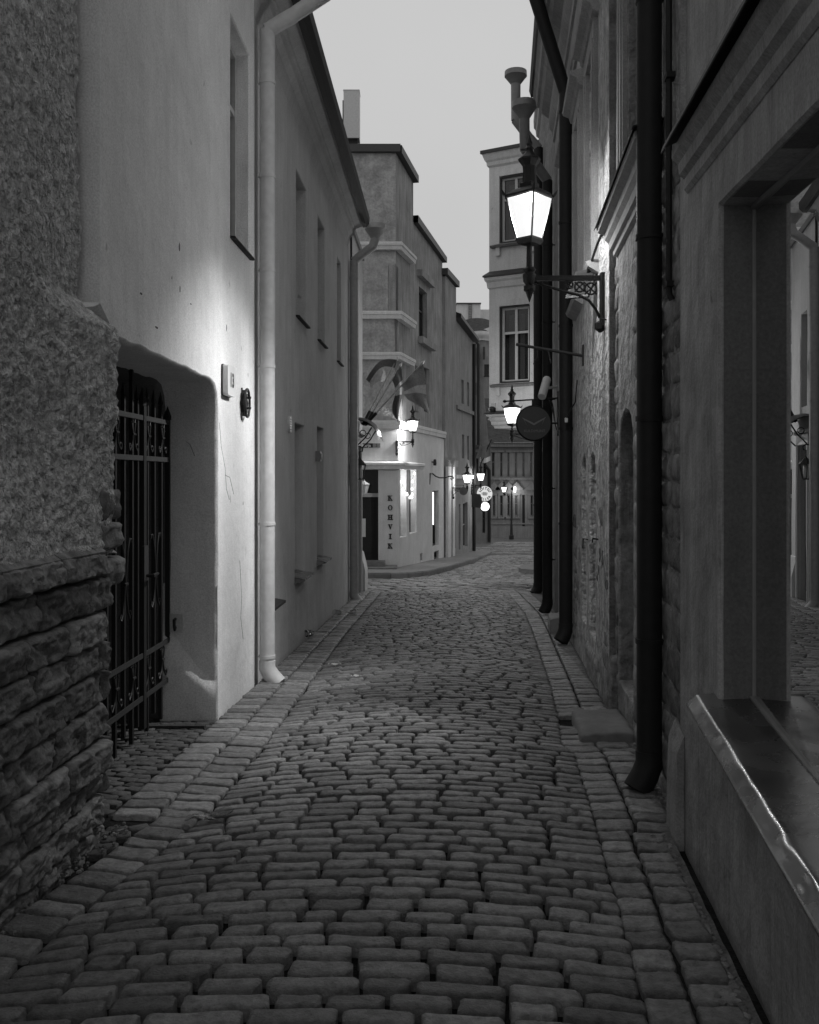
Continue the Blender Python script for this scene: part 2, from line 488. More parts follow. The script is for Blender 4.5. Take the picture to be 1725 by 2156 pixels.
# ================================================================== ground and lane
XLT = [(1.5, -1.62), (3.0, -1.47), (3.93, -1.33), (4.29, -1.25), (5.2, -1.09), (6.5, -1.03), (8.77, -.98), (10.16, -.947), (12.8, -.90), (20.4, -.62)]
XRT = [(1.5, .66), (3.2, .795), (4.0, .885), (5.42, 1.036), (6.4, 1.13), (6.7, 1.09), (7.85, 1.234), (9.22, 1.38), (10.77, 1.516), (13.2, 1.74), (16, 1.964), (20.4, 2.12)]
def XL(Y): return lerp_tab(XLT, Y)
def XR(Y): return lerp_tab(XRT, Y)
def road_z(x, Y):
    a, b = XL(Y), XR(Y)
    c, w = (a + b) / 2, (b - a) / 2
    q = min(1.2, abs((x - c) / w))
    dip = .012 * noise.noise(Vector((x * .9, Y * .7, 3.1)))
    return G(Y) + .062 - .070 * min(1, q) ** 2 + .04 * max(0, q - 1) + dip * max(0, 1.15 - q)
gm = MB()
gm.grid(lambda a, b: Vector((-60 + 130 * a, -4 + 26 * b, G(-4 + 26 * b) - .10)), 10, 26)
gm.grid(lambda a, b: Vector((-60 + 130 * a, 22 + 108 * b, G(22 + 108 * b) - .06)), 10, 54)
gm.grid(lambda a, b: Vector((-900 + 1900 * a, 130 + 900 * b, G(130) - .06)), 4, 4)
tag(part('ground', gm, 'mortar_grey'), kind='structure')
def bed_fn(a, b):
    Y = 1.2 + 19.8 * b
    x0, x1 = LW(Y, -.05, 0).x, RW(Y, -.12, 0).x
    x = x0 + (x1 - x0) * a
    return Vector((x, Y, road_z(x, Y) - .052 + .006 * noise.noise(Vector((x * 6, Y * 6, 0)))))
road = tag(part('road', MB().grid(bed_fn, 44, 300), 'bed', smooth='all'), kind='structure')

def sett(mb, c, lx, ly, h, rot=0.0, tilt=(0, 0), nx=6, ny=4, rnd=.02, rough=.006, seed=0.0, shade=None, base=None):
    """one stone: uneven rounded top on a skirt; lx along the stone, ly across"""
    c = Vector(c); cs, sn = math.cos(rot), math.sin(rot)
    skew = .25 * noise.noise(Vector((seed * 3.7, 1.3, 2.2)))
    def tr(x, y, z):
        return Vector((c.x + x * cs - y * sn, c.y + x * sn + y * cs, c.z + z + x * tilt[0] + y * tilt[1]))
    vs, fs = [], []
    us = [0, min(.12, rnd / lx * 1.3)] + [0.5] * (nx - 4) + [1 - min(.12, rnd / lx * 1.3), 1]
    k = nx - 4
    for i in range(k): us[2 + i] = us[1] + (us[-2] - us[1]) * (i + 1) / (k + 1)
    vs_ = [0, min(.2, rnd / ly * 1.3)] + [0.5] * (ny - 4) + [1 - min(.2, rnd / ly * 1.3), 1]
    k = ny - 4
    for i in range(k): vs_[2 + i] = vs_[1] + (vs_[-2] - vs_[1]) * (i + 1) / (k + 1)
    def P2(i, j):
        x, y = (us[i] - .5) * lx, (vs_[j] - .5) * ly
        ex, ey = i in (0, nx - 1), j in (0, ny - 1)
        z = -rnd * .55 if (ex or ey) else 0
        if ex and ey:
            z = -rnd; x *= 1 - min(.3, .020 / lx); y *= 1 - min(.2, .014 / ly)
        q = Vector((x * 9 + seed * 7.3, y * 9 + seed * 3.1, seed))
        z += rough * noise.noise(q) * 1.4 + rough * .7 * noise.noise(q * 2.3)
        x += skew * y
        if ex: x += rough * 1.6 * noise.noise(q * 2 + Vector((5, 0, 0)))
        if ey: y += rough * 1.1 * noise.noise(q * 2 + Vector((0, 5, 0)))
        return x, y, z
    for j in range(ny):
        for i in range(nx): vs.append(tr(*P2(i, j)))
    for j in range(ny - 1):
        for i in range(nx - 1):
            a = j * nx + i; fs.append((a, a + 1, a + nx + 1, a + nx))
    ring = [(i, 0) for i in range(nx)] + [(nx - 1, j) for j in range(1, ny)] + [(i, ny - 1) for i in range(nx - 2, -1, -1)] + [(0, j) for j in range(ny - 2, 0, -1)]
    o = len(vs)
    for i, j in ring:
        x, y, z = P2(i, j); vs.append(tr(x * 1.01, y * 1.01, -h))
    n = len(ring)
    for q in range(n):
        a, b = ring[q], ring[(q + 1) % n]
        fs.append((a[1] * nx + a[0], o + q, o + (q + 1) % n, b[1] * nx + b[0]))
    mb.add(vs, fs, shade)

# -- shared single stones for the pieces that show largest
SETT_L = [.15, .18, .21, .24, .27, .30]
sett_proto = {}
for L_ in SETT_L:
    for k in range(4):
        m_ = MB(); sett(m_, (0, 0, 0), L_, .108, .09, nx=8, ny=6, rnd=.012, rough=.0045, seed=R.random() * 50)
        sett_proto[(L_, k)] = make_mesh('cobblestone', m_, M['cobble'], smooth='all')
edge_proto = []
for k in range(8):
    m_ = MB(); sett(m_, (0, 0, 0), .24, .20, .09, nx=8, ny=7, rnd=.014, rough=.005, seed=R.random() * 50)
    edge_proto.append(make_mesh('edging_stone', m_, M['cobble'], smooth='all'))
def put(me, name, parent, loc, sc, rot):
    o = bpy.data.objects.new(name, me); COL.objects.link(o)
    o.parent = parent; o.location = loc; o.scale = sc; o.rotation_euler = rot
    return o

def lie(sx, sy, spin):
    """rotation that lays a stone on a slope and spins it about its own axis"""
    q = Vector((0, 0, 1)).rotation_difference(Vector((-sx, -sy, 1)).normalized())
    return (q.to_matrix() @ Matrix.Rotation(spin, 3, 'Z')).to_euler()

stones = []
Y = 2.55
row = 0
while Y < 20.35:
    d = R.uniform(.098, .124)
    a, b = XL(Y) + .006, XR(Y) + .004
    x = a - R.random() * .03
    while x < b - .06:
        L_ = R.choice([.16, .19, .21, .24, .26, .29]) * R.uniform(.9, 1.1)
        if x + L_ > b - .09: L_ = b - x
        if L_ > .37: L_ *= .5
        gap = R.uniform(.014, .034)
        xc = x + L_ / 2
        yc = Y + d / 2 + .024 * noise.noise(Vector((xc * .8, Y * .45, 7))) + .003 * R.uniform(-1, 1)
        stones.append((xc, yc, L_ - gap, d - R.uniform(.018, .026)))
        x += L_
    Y += d
    row += 1
def slope(x, Y): return ((road_z(x + .05, Y) - road_z(x - .05, Y)) / .1, (road_z(x, Y + .05) - road_z(x, Y - .05)) / .1)
far_mb = MB()
n_near = 0
for xc, yc, L_, d in stones:
    z = road_z(xc, yc) + R.uniform(-.004, .004)
    sx, sy = slope(xc, yc)
    tx, ty = sx + R.uniform(-.015, .015), sy + R.uniform(-.02, .02)
    if n_near < 300:
        kk = min(SETT_L, key=lambda q: abs(q - L_))
        put(sett_proto[(kk, R.randrange(4))], 'cobblestone', road, (xc, yc, z), (L_ / kk, d / .108, 1), lie(tx, ty, R.uniform(-.022, .022) + (math.pi if R.random() < .5 else 0)))
        n_near += 1
    else:
        sett(far_mb, (xc, yc, z), L_, d, .08, R.uniform(-.025, .025), (tx, ty), 6, 4, .014, .005, R.random() * 60, R.random())
far_o = part('cobble_paving', far_mb, 'cobble', road, smooth='all', kind='stuff')

# -- edging rows beside the walls
def edging(name, xa, xb, y0, y1, nrow, skip=lambda x, y: False):
    bm_ = MB()
    bm_.grid(lambda a, b: Vector((xa(y0 + (y1 - y0) * b) + (xb(y0 + (y1 - y0) * b) - xa(y0 + (y1 - y0) * b)) * a, y0 + (y1 - y0) * b, road_z(xa(y0 + (y1 - y0) * b) + (xb(y0 + (y1 - y0) * b) - xa(y0 + (y1 - y0) * b)) * a, y0 + (y1 - y0) * b) - .0305)), 2, 60)
    par = tag(part(name, bm_, 'bed', smooth='all'), kind='structure')
    for r in range(nrow):
        Y = y0 + R.random() * .1
        while Y < y1:
            d = R.uniform(.125, .19) if Y < 9 else R.uniform(.12, .18)
            ym = Y + d / 2
            A, B = xa(ym), xb(ym)
            w = (B - A) / nrow
            if w > .09:
                xc = A + w * (r + .5)
                if not skip(xc, ym):
                    sx, sy = slope(xc, ym)
                    ang = -math.atan((xa(ym + .3) - xa(ym - .3) + xb(ym + .3) - xb(ym - .3)) / 1.2)
                    put(R.choice(edge_proto), 'edging_stone', par, (xc, ym, road_z(xc, ym) + .004 + R.uniform(-.004, .004)), ((w - .022) / .24, (d - .020) / .20, 1), lie(sx + R.uniform(-.012, .012), sy + R.uniform(-.012, .012), ang + R.uniform(-.03, .03) + (math.pi if R.random() < .5 else 0)))
            Y += d
    return par
edging('gutter_beside_plaster_house', lambda Y: max(LW(Y, .01, 0).x, XL(Y) - .56), XL, 5.0, 20.9, 2)
edging('gutter_beside_rubble_wall', lambda Y: XL(Y) - .24, XL, 2.6, 4.97, 1)
def right_base(Y): return (SW(Y, .07, 0).x if Y < 4.85 else RW(Y, -.06 if Y < 7.95 else 0, 0).x) - .01
edging('gutter_beside_shop', lambda Y: XR(Y) - .022, lambda Y: min(right_base(Y), XR(Y) + .40), 2.6, 6.4, 2)
edging('gutter_beside_stone_house', lambda Y: XR(Y) - .022, lambda Y: min(right_base(Y), XR(Y) + .46), 6.45, 20.9, 2, skip=lambda x, y: 6.75 < y < 7.6 and x > 1.27)

ms = MB()
ms.grid(lambda a, b: Vector((lerp_tab([(0, min(right_base(2.2 + 18 * b), XR(2.2 + 18 * b) + .40) - .02), (1, right_base(2.2 + 18 * b) + .03)], a), 2.2 + 18 * b, road_z(XR(2.2 + 18 * b) + .3, 2.2 + 18 * b) - .004 + .012 * noise.noise(Vector((a * 3, b * 120, 3))))), 4, 220)
tag(part('mortar_strip', ms, 'mortar_grey', smooth='all'), kind='structure')
# -- small setts laid in front of and inside the gateway
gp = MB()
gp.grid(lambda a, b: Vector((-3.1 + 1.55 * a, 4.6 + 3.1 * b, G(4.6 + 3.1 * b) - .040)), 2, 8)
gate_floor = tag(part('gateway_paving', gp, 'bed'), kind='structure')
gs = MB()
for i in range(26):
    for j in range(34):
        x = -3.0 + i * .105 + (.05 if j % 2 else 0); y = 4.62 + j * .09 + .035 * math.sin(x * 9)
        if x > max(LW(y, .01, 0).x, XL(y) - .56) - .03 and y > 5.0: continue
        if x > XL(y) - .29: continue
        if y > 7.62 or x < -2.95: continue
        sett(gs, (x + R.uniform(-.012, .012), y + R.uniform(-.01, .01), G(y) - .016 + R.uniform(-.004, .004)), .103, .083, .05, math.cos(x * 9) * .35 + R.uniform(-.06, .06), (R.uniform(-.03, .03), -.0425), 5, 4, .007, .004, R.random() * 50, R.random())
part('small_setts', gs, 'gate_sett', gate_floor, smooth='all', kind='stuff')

# -- crossing street and the road beyond
cr = MB(); k = 0
Y = 20.6
while Y < 24.8:
    d = .26
    x = -14 + R.random() * .2
    while x < 16:
        L_ = R.uniform(.30, .42)
        if not (x < -1.1 - 0 and Y < 21.2) and not (x > 3.0 and Y < 22.8):
            sett(cr, (x, Y, G(Y) - .01 + R.uniform(-.012, .012)), L_ - .03, d - .03, .06, -.45 + R.uniform(-.05, .05), (0, -.0425), 4, 4, .03, .012, R.random() * 50, R.random())
        x += L_
    Y += d * 1.06
cross = tag(part('crossing', cr, 'cobble', smooth='all'), kind='structure')
fr_ = MB()
Y = 24.9
while Y < 62:
    d = .16 if Y < 40 else .3
    x0, x1 = (-1.2 if Y < 27 else -6.4 + .2 * Y), (2.3 + .11 * Y if Y > 27 else 9)
    x = x0 + R.random() * .2
    while x < x1:
        L_ = R.uniform(.24, .36) if Y < 40 else R.uniform(.4, .6)
        sett(fr_, (x, Y, G(Y) - .012 + R.uniform(-.012, .012) + .06 * math.sin(Y * .55) * (Y > 33)), L_ - .025, d - .02, .08, R.uniform(-.04, .04), (0, -.0425), 4, 4, .03, .012, R.random() * 50, R.random())
        x += L_
    Y += d
tag(part('far_road', fr_, 'cobble', smooth='all'), kind='structure')

# -- pavement round the cafe corner with its kerb
kerb_line = [(-9.0, 25.0), (-1.9, 25.1), (-1.24, 25.2), (-.5, 25.15), (-.04, 25.4), (.48, 26.3), (1.11, 28.5), (1.77, 31.6), (2.37, 34.3), (3.06, 38.0), (3.5, 41.0), (3.7, 43.5)]
pv = MB()
back = [(-9.0, 28.6), (-1.9, 28.6), (-1.24, 28.6), (-.6, 28.6), (-.2, 28.8), (.05, 29.9), (.4, 31.4), (1.0, 34.0), (1.6, 36.8), (2.3, 39.6), (2.8, 42.0), (2.9, 43.5)]
vs = [Vector((x, y, G(y) + .13)) for x, y in kerb_line] + [Vector((x, y, G(y) + .14)) for x, y in back]
n = len(kerb_line)
pv.add(vs, [(i, i + 1, n + i + 1, n + i) for i in range(n - 1)])
pav = tag(part('pavement', pv, 'kerb'), kind='structure')
for i in range(n - 1):
    a, b = Vector(kerb_line[i] + (0,)), Vector(kerb_line[i + 1] + (0,))
    m_ = max(1, round((b - a).length / 1.0))
    for j in range(m_):
        p, q = a + (b - a) * (j / m_), a + (b - a) * ((j + 1) / m_)
        d = (q - p).normalized(); nrm = Vector((d.y, -d.x, 0))
        p2, q2 = p + d * .006, q - d * .006
        mb = MB()
        prof = [(0.005, -.2), (0.012, .10), (-.02, .136), (-.25, .14), (-.25, -.2)]
        vs = [p2 + nrm * t + Vector((0, 0, G(p2.y) + z)) for t, z in prof] + [q2 + nrm * t + Vector((0, 0, G(q2.y) + z)) for t, z in prof]
        mb.add(vs, [(k, (k + 1) % 5, 5 + (k + 1) % 5, 5 + k) for k in range(5)] + [(4, 3, 2, 1, 0), (5, 6, 7, 8, 9)])
        part('kerb_stone', mb, 'kerb', pav)
isl = MB()
pts = [P(1092, 1203, 28.3), P(1100, 1208, 27.4), P(1130, 1210, 27.0), P(1190, 1210, 27.0), P(1190, 1195, 31), P(1125, 1192, 31), P(1101, 1195, 30)]
pts = [Vector((p.x, p.y, G(p.y) + .12)) for p in pts]
low = [p - Vector((0, 0, .3)) for p in pts]
isl.add(pts + low, [tuple(range(7))] + [(i, (i + 1) % 7, 7 + (i + 1) % 7, 7 + i) for i in range(7)])
tag(part('right_pavement', isl, 'kerb'), kind='structure')

# ================================================================== LEFT: rubble wall in front
def block(mb, fr, a0, a1, z0, z1, t=0.0, depth=.14, nx=9, nz=6, rnd=.03, rough=.022, seed=0.0, shade=None):
    """a rough stone in a wall: its uneven face looks out along t"""
    tmp = MB()
    sett(tmp, (0, 0, 0), a1 - a0, z1 - z0, depth, 0, (0, 0), nx, nz, rnd, rough, seed)
    mb.add([fr((a0 + a1) / 2 + p.x, t + p.z, (z0 + z1) / 2 + p.y) for p in tmp.v], tmp.f, shade)
def rough_block(mb, fr, a0, a1, z0, z1, t=0.0, depth=.16, nx=26, nz=11, relief=.022, seed=0.0):
    """split-faced limestone block: bedded, broken face with worn edges"""
    vs = []
    w, h = a1 - a0, z1 - z0
    sk0, sk1 = .012 * noise.noise(Vector((seed, 1, 0))), .012 * noise.noise(Vector((seed, 9, 0)))
    def pt(i, j):
        u, v = i / (nx - 1), j / (nz - 1)
        a, z = a0 + w * u, z0 + h * v + (sk0 if v < .5 else sk1) * (u - .5) * 2 * abs(v - .5) * 2
        q = Vector((a * 7 + seed * 3, z * 15, seed))
        d = relief * (noise.fractal(q, .9, 2.1, 4) * .8 + .55 * noise.noise(q * .33))
        d += .010 * noise.noise(Vector((a * 30, z * 60, seed))) + .0035 * noise.fractal(Vector((a * 48, z * 70, seed)), .8, 2.0, 2)
        ea = min(u, 1 - u) * w; ez = min(v, 1 - v) * h
        d -= .026 * max(0, 1 - ea / .016) ** 2 + .024 * max(0, 1 - ez / .014) ** 2
        d += .020 * (.5 - abs(noise.noise(Vector((a * 11 + seed, z * 9, seed * 2))))) * 1.2
        a += .008 * noise.noise(q * 2.2 + Vector((3, 3, 3))) * (i not in (0,)); z += .007 * noise.noise(q * 1.7 + Vector((7, 1, 3)))
        return fr(a, t + d, z)
    for j in range(nz):
        for i in range(nx): vs.append(pt(i, j))
    fs = [(j * nx + i, j * nx + i + 1, (j + 1) * nx + i + 1, (j + 1) * nx + i) for j in range(nz - 1) for i in range(nx - 1)]
    ring = [(i, 0) for i in range(nx)] + [(nx - 1, j) for j in range(1, nz)] + [(i, nz - 1) for i in range(nx - 2, -1, -1)] + [(0, j) for j in range(nz - 2, 0, -1)]
    o = len(vs)
    for i, j in ring: vs.append(fr(a0 + w * i / (nx - 1), t - depth, z0 + h * j / (nz - 1)))
    n = len(ring)
    for k in range(n):
        a, b = ring[k], ring[(k + 1) % n]
        fs.append((a[1] * nx + a[0], o + k, o + (k + 1) % n, b[1] * nx + b[0]))
    mb.add(vs, fs)
rub = thing('rubble_wall', 'tall rubble wall with rough plaster above courses of rough limestone blocks', 'wall', (-1.7, 4.0, -.2))
def RUBX(Y, z):
    o = lerp_tab([(-.3, -.01), (0, .01), (.25, .05), (.6, .045), (1.0, .05), (1.25, .035), (1.5, .03), (2.36, .02), (2.52, -.16), (9, -.16)], z)
    if z > 1.2:
        k = max(0, min(1, (Y - 4.15) / .6)); k = k * k * (3 - 2 * k)
        m = max(0, min(1, (z - 1.2) / .5))
        o = o * k + (.03 + (-.075 - .03) * m) * (1 - k)
    return -1.60 + .055 * (Y - 3.72) + o
def rub_fr(a, t, z): return Vector((RUBX(a, z) + t, a, z))
# core behind the stones
mb = MB()
mb.box(lambda a, t, z: rub_fr(a, t, z), 1.3, 4.62, -.45, -.06, -.6, 1.22)
part('wall', mb, 'mortar_dark', rub)
# rough plaster: path along the face, round the corner and back into the gateway
def rubface(z, s):
    YE, rc = 4.93, .07
    L1 = YE - 1.4 - rc
    if s < L1: p, nrm = Vector((RUBX(1.4 + s, z), 1.4 + s, z)), Vector((1, -.05, 0))
    elif s < L1 + rc * 1.57:
        a = (s - L1) / rc
        p = Vector((RUBX(YE - rc, z) - rc + rc * math.cos(a), YE - rc + rc * math.sin(a), z)); nrm = Vector((math.cos(a), math.sin(a), 0))
    else:
        q = s - L1 - rc * 1.57
        p, nrm = Vector((RUBX(YE - rc, z) - rc - q, YE, z)), Vector((0, 1, 0))
    e = p * 1.0
    n1 = noise.fractal(e * 13, 1.0, 2.1, 4)
    n2 = noise.noise(e * 3.2)
    n3 = noise.fractal(e * 44, 1.0, 2.0, 3)
    edge = max(0, 1 - abs(s - L1) / .22) * (1 if z < 2.5 else .5)
    lump = noise.noise(e * 6.3 + Vector((4, 4, 4))) * .05 * edge
    end = .02 * noise.noise(e * 8)
    n4 = abs(noise.noise(e * 19 + Vector((3, 1, 8))))
    return p + nrm * (.010 * n1 + .012 * n2 + .011 * n3 - .012 * n4 + lump * .8) + Vector((0, lump * .9 + end * edge, 0))
ss = [0, .4, .8, 1.2, 1.5] + [1.5 + .0125 * i for i in range(1, 176)] + [3.72, 3.8, 4.1, 4.6]
zs = [1.215 + .013 * i for i in range(110)] + [2.645 + .022 * i for i in range(1, 150)] + [6.4, 7.5]
mb = MB()
nS = len(ss)
def bot(z, s):    # ragged lower edge where the plaster ends on the ledge
    return z + (.03 * noise.noise(Vector((s * 9, 0, 2))) if z < 1.26 else 0)
mb.add([rubface(bot(z, s), s) for z in zs for s in ss], [(j * nS + i, j * nS + i + 1, (j + 1) * nS + i + 1, (j + 1) * nS + i) for j in range(len(zs) - 1) for i in range(nS - 1)])
part('rough_plaster', mb, 'roughcast', rub, smooth='all')
# ledge of dressed slabs
for a0, a1 in ((1.4, 2.55), (2.56, 3.63), (3.64, 4.17), (4.18, 4.66)):
    mb = MB(); rough_block(mb, rub_fr, a0, a1, 1.125, 1.235, .028, .2, 70, 12, .014, R.random() * 50)
    mb.prism(rub_fr, [(-.05, 1.295), (.025, 1.238), (.02, 1.225), (-.05, 1.2)], a0, a1)
    part('ledge_slab', mb, 'rubble', rub, smooth=60)
z = 1.115
while z > -.3:
    h = R.uniform(.125, .185)
    a = 1.5 + R.random() * .3
    while a < 4.72:
        L_ = R.uniform(.26, .66)
        e = a + L_
        if e > 4.5: e = 4.72 + R.uniform(-.07, .05)
        mb = MB()
        rough_block(mb, rub_fr, a + .004, e - .004, z - h + .006, z - .006, R.uniform(-.022, .018), .17, max(14, int((e - a) / .011)), 18, .024, R.random() * 90)
        part('stone', mb, 'rubble', rub, smooth='all')
        a = e
    z -= h
# corner stones beside the gate, above the ledge, where plaster has fallen
for zz, hh in ((1.30, .13), (1.46, .15), (1.12, .14)):
    mb = MB(); rough_block(mb, rub_fr, 4.68, 4.95, zz - hh / 2, zz + hh / 2, .0, .2, 18, 10, .03, R.random() * 90)
    part('stone', mb, 'rubble', rub, smooth='all')

# ================================================================== LEFT: smooth plaster house with the gateway
nh = thing('plaster_house', 'tall smooth pale plaster house with a deep low gateway', 'house', (-1.6, 7.0, -.3))
reveal = wobble([(5.0, 2.52), (5.25, 2.38), (5.4, 2.39), (6.4, 2.385), (7.40, 2.375), (7.54, 2.35), (7.62, 2.28), (7.655, 2.15), (7.65, 1.0), (7.64, .1), (7.66, -.7)], .09, .012, 2.0)
i_end = max(i for i, p in enumerate(reveal) if p[1] < -.55 and p[0] > 7.5)
reveal = [p for p in reveal[:i_end + 1]]
reveal[0] = (5.0, 2.52)
outer = reveal + [(7.66, -.72), (9.1, -.72), (9.1, 8.6), (5.0, 8.6)]
w1 = rect(8.08, 8.90, 3.65, 5.56)
mb = MB(); mb.wall(LW, outer, [w1], [.17], .012)
def strip(mb, fr, pts, ts):
    n = len(pts); vs = [fr(a, t, z) for t in ts for a, z in pts]
    mb.add(vs, [(k * n + i, k * n + i + 1, (k + 1) * n + i + 1, (k + 1) * n + i) for k in range(len(ts) - 1) for i in range(n - 1)])
# rounded arris then reveal and passage vault
def off(pts, d):
    c = (6.2, .6); o = []
    for a, z in pts: o.append((a + (d if a > c[0] + 1.3 else 0), z + (d if z > 2.2 else 0)))
    return o
n = len(reveal)
vs = [LW(a, 0, z) for a, z in reveal] + [LW(a - (.008 if a > 7.5 else 0), -.006, z - (.008 if z > 2.2 else 0)) for a, z in reveal] + [LW(a - (.02 if a > 7.5 else 0), -.028, z - (.02 if z > 2.2 else 0)) for a, z in reveal]
ts = [-.10, -.2, -.3, -.42]
for t in ts:
    vs += [LW(a - (.02 if a > 7.5 else 0) + .012 * noise.noise(Vector((a * 3, t * 6, z * 3))), t, z - (.02 if z > 2.2 else 0) + .01 * noise.noise(Vector((a * 3, t * 5, z * 4 + 7)))) for a, z in reveal]
mb.add(vs, [(k * n + i, k * n + i + 1, (k + 1) * n + i + 1, (k + 1) * n + i) for k in range(6) for i in range(n - 1)])
# return of the house wall above the lower rubble wall, and outer end
mb.add([LW(5.0, 0, 2.52), LW(5.0, -.5, 2.52), LW(5.0, -.5, 8.6), LW(5.0, 0, 8.6)], [(0, 1, 2, 3)])
mb.add([LW(9.1, 0, -.72), LW(9.1, -.5, -.72), LW(9.1, -.5, 8.6), LW(9.1, 0, 8.6)], [(0, 1, 2, 3)])
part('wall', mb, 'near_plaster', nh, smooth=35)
mb = MB()
mb.add([LW(a, -.42, z) for a, z in reveal] + [LW(a, -1.6, z) for a, z in reveal], [(i, i + 1, n + i + 1, n + i) for i in range(n - 1)])
mb.add([LW(4.9, -1.6, -.7), LW(7.7, -1.6, -.7), LW(7.7, -1.6, 2.6), LW(4.9, -1.6, 2.6)], [(0, 1, 2, 3)])
mb.add([LW(5.0, -.25, -.7), LW(5.0, -1.6, -.7), LW(5.0, -1.6, 2.6), LW(5.0, -.25, 2.6)], [(0, 1, 2, 3)])
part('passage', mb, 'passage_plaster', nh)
# bulging foot of the jamb
def jamb(a, b):
    t = -.44 + .445 * a; z = -.5 + 1.25 * b
    top = .03 + 1.05 * max(0, -t - .03) + .02 * noise.noise(Vector((t * 8, 0, 1)))
    q = (top - z) / .22; q = max(0, min(1, q)); q = q * q * (3 - 2 * q)
    pr = .012 + q * (.055 + .03 * max(0, -t / .44)) + .008 * noise.noise(Vector((t * 9, z * 9, 4))) * (q > 0)
    return LW(7.645 - pr * (1 if b < .98 else 0), min(t, -.004), z)
part('jamb_foot', MB().grid(jamb, 14, 34), 'near_plaster', nh, smooth='all')
window(nh, LW, 8.10, 8.88, 3.66, 5.54, .14, 2, (.7,), 'frame_pale')
mb = MB(); mb.prism(LW, [(-.17, 3.672), (.045, 3.652), (.05, 3.636), (.03, 3.632), (-.17, 3.655)], 8.075, 8.91)
part('window_sill', mb, 'pipe_dark', nh)
mb = MB(); mb.add([LW(4.6, .3, 8.5), LW(9.3, .3, 8.5), LW(9.3, -4.5, 12), LW(4.6, -4.5, 12)], [(0, 1, 2, 3)])
mb.add([LW(4.6, .3, 8.42), LW(9.3, .3, 8.42), LW(9.3, -4.5, 11.9), LW(4.6, -4.5, 11.9)], [(0, 1, 2, 3)])
part('roof', mb, 'roof', nh)

for (u, v, w, h) in ((378, 520, .030, .055), (379, 610, .016, .05), (477, 690, .018, .06), (362, 585, .012, .02), (297, 618, .05, .012), (330, 690, .06, .014), (512, 1060, .012, .03), (402, 640, .03, .008)):
    a = YL(u); z = zv(v, a)
    mb = MB(); mb.poly(lambda q, t, zz: LW(a + q, t, z + zz), [(w * .5 * (1 + .5 * noise.noise(Vector((u, k, 1.5)))) * math.cos(k * .63), h * .5 * (1 + .5 * noise.noise(Vector((u, k, 7.5)))) * math.sin(k * .63)) for k in range(10)], .0005, .002)
    part('plaster_chip', mb, 'mortar_grey', nh)
for pts in ([(462, 890), (466, 940), (474, 985), (477, 1030), (483, 1052)], [(474, 1000), (484, 1005), (492, 1040)], [(392, 930), (400, 935), (410, 960)], [(505, 1180), (509, 1260), (507, 1300), (512, 1345)]):
    mb = MB(); mb.tube([LW(YL(u), .0, zv(v, YL(u))) for u, v in pts], .0022, 4)
    part('crack', mb, 'mortar_dark', nh)
# hook ring let into the reveal
hk = thing('wall_hook', 'small black hook in a square hole in the gateway reveal', 'hook', LW(7.6, -.3, .44))
hf = lambda a, t, z: LW(7.622 - t, -.335 + a, .43 + z)
mb = MB(); mb.poly(hf, wobble(rect(-.055, .055, -.075, .075), .03, .012, 5), .0, .010)
part('plate', mb, 'pale_plaster', hk)
mb = MB(); mb.tube([hf(0, .012, .035), hf(0, .05, .03), hf(.004, .055, -.02), hf(0, .03, -.045), hf(0, .012, -.03)], .012, 8)
part('ring', mb, 'iron', hk, smooth=True)

# lit number box and iron wall anchor
nb = thing('house_number_box', 'shallow pale house number box on bright plaster beside the gateway', 'number sign', LW(7.9, .0, 2.4))
nf = lambda a, t, z: LW(7.9 + a, t, 2.40 + z)
def rbox(mb, fr, w, h, t0, t1, r=.02):
    pts = []
    for cx, cz, a0 in ((w - r, h - r, 0), (-w + r, h - r, 90), (-w + r, -h + r, 180), (w - r, -h + r, 270)):
        for k in range(4): q = rad(a0 + 30 * k); pts.append((cx + r * math.cos(q), cz + r * math.sin(q)))
    mb.poly(fr, pts, t0, t1)
mb = MB(); rbox(mb, nf, .15, .125, .0, .055, .03); mb.box(nf, -.03, .03, -.01, .0, -.03, .03)
part('box', mb, 'white_paint', nb)
mb = MB(); rbox(mb, nf, .155, .13, .0, .012, .03)
part('back_plate', mb, 'frame_dark', nb)
part('digits', text_mesh('13', .16, lambda x, t, z: nf(-.0 + x, .055 + t, z), .002, .006), 'black_paint', nb)
an = thing('wall_anchor', 'round black iron rosette bolted to the pale plaster wall', 'anchor plate', LW(8.57, 0, 2.27))
af = lambda a, t, z: LW(8.57 + a, t, 2.27 + z)
mb = MB()
rp = [(.085 * (1 + .13 * math.cos(8 * q)) * math.cos(q), .105 * (1 + .13 * math.cos(8 * q)) * math.sin(q)) for q in [2 * math.pi * i / 40 for i in range(40)]]
mb.poly(af, rp, .0, .035)
part('plate', mb, 'iron', an)
mb = MB(); mb.tube([af(.105 * math.cos(q), .045, .125 * math.sin(q)) for q in [2 * math.pi * i / 24 for i in range(25)]], .012, 6)
part('ring', mb, 'iron', an, smooth=True)
for zz in (.05, -.045):
    mb = MB(); mb.tube([af(.02, .03, zz), af(.02, .075, zz)], .011, 8); part('bolt', mb, 'iron', an, smooth=True)
mb = MB(); mb.tube([af(-.09, .015, .13), af(-.085, .02, 0), af(-.09, .015, -.16)], .008, 6); part('pin', mb, 'iron', an)

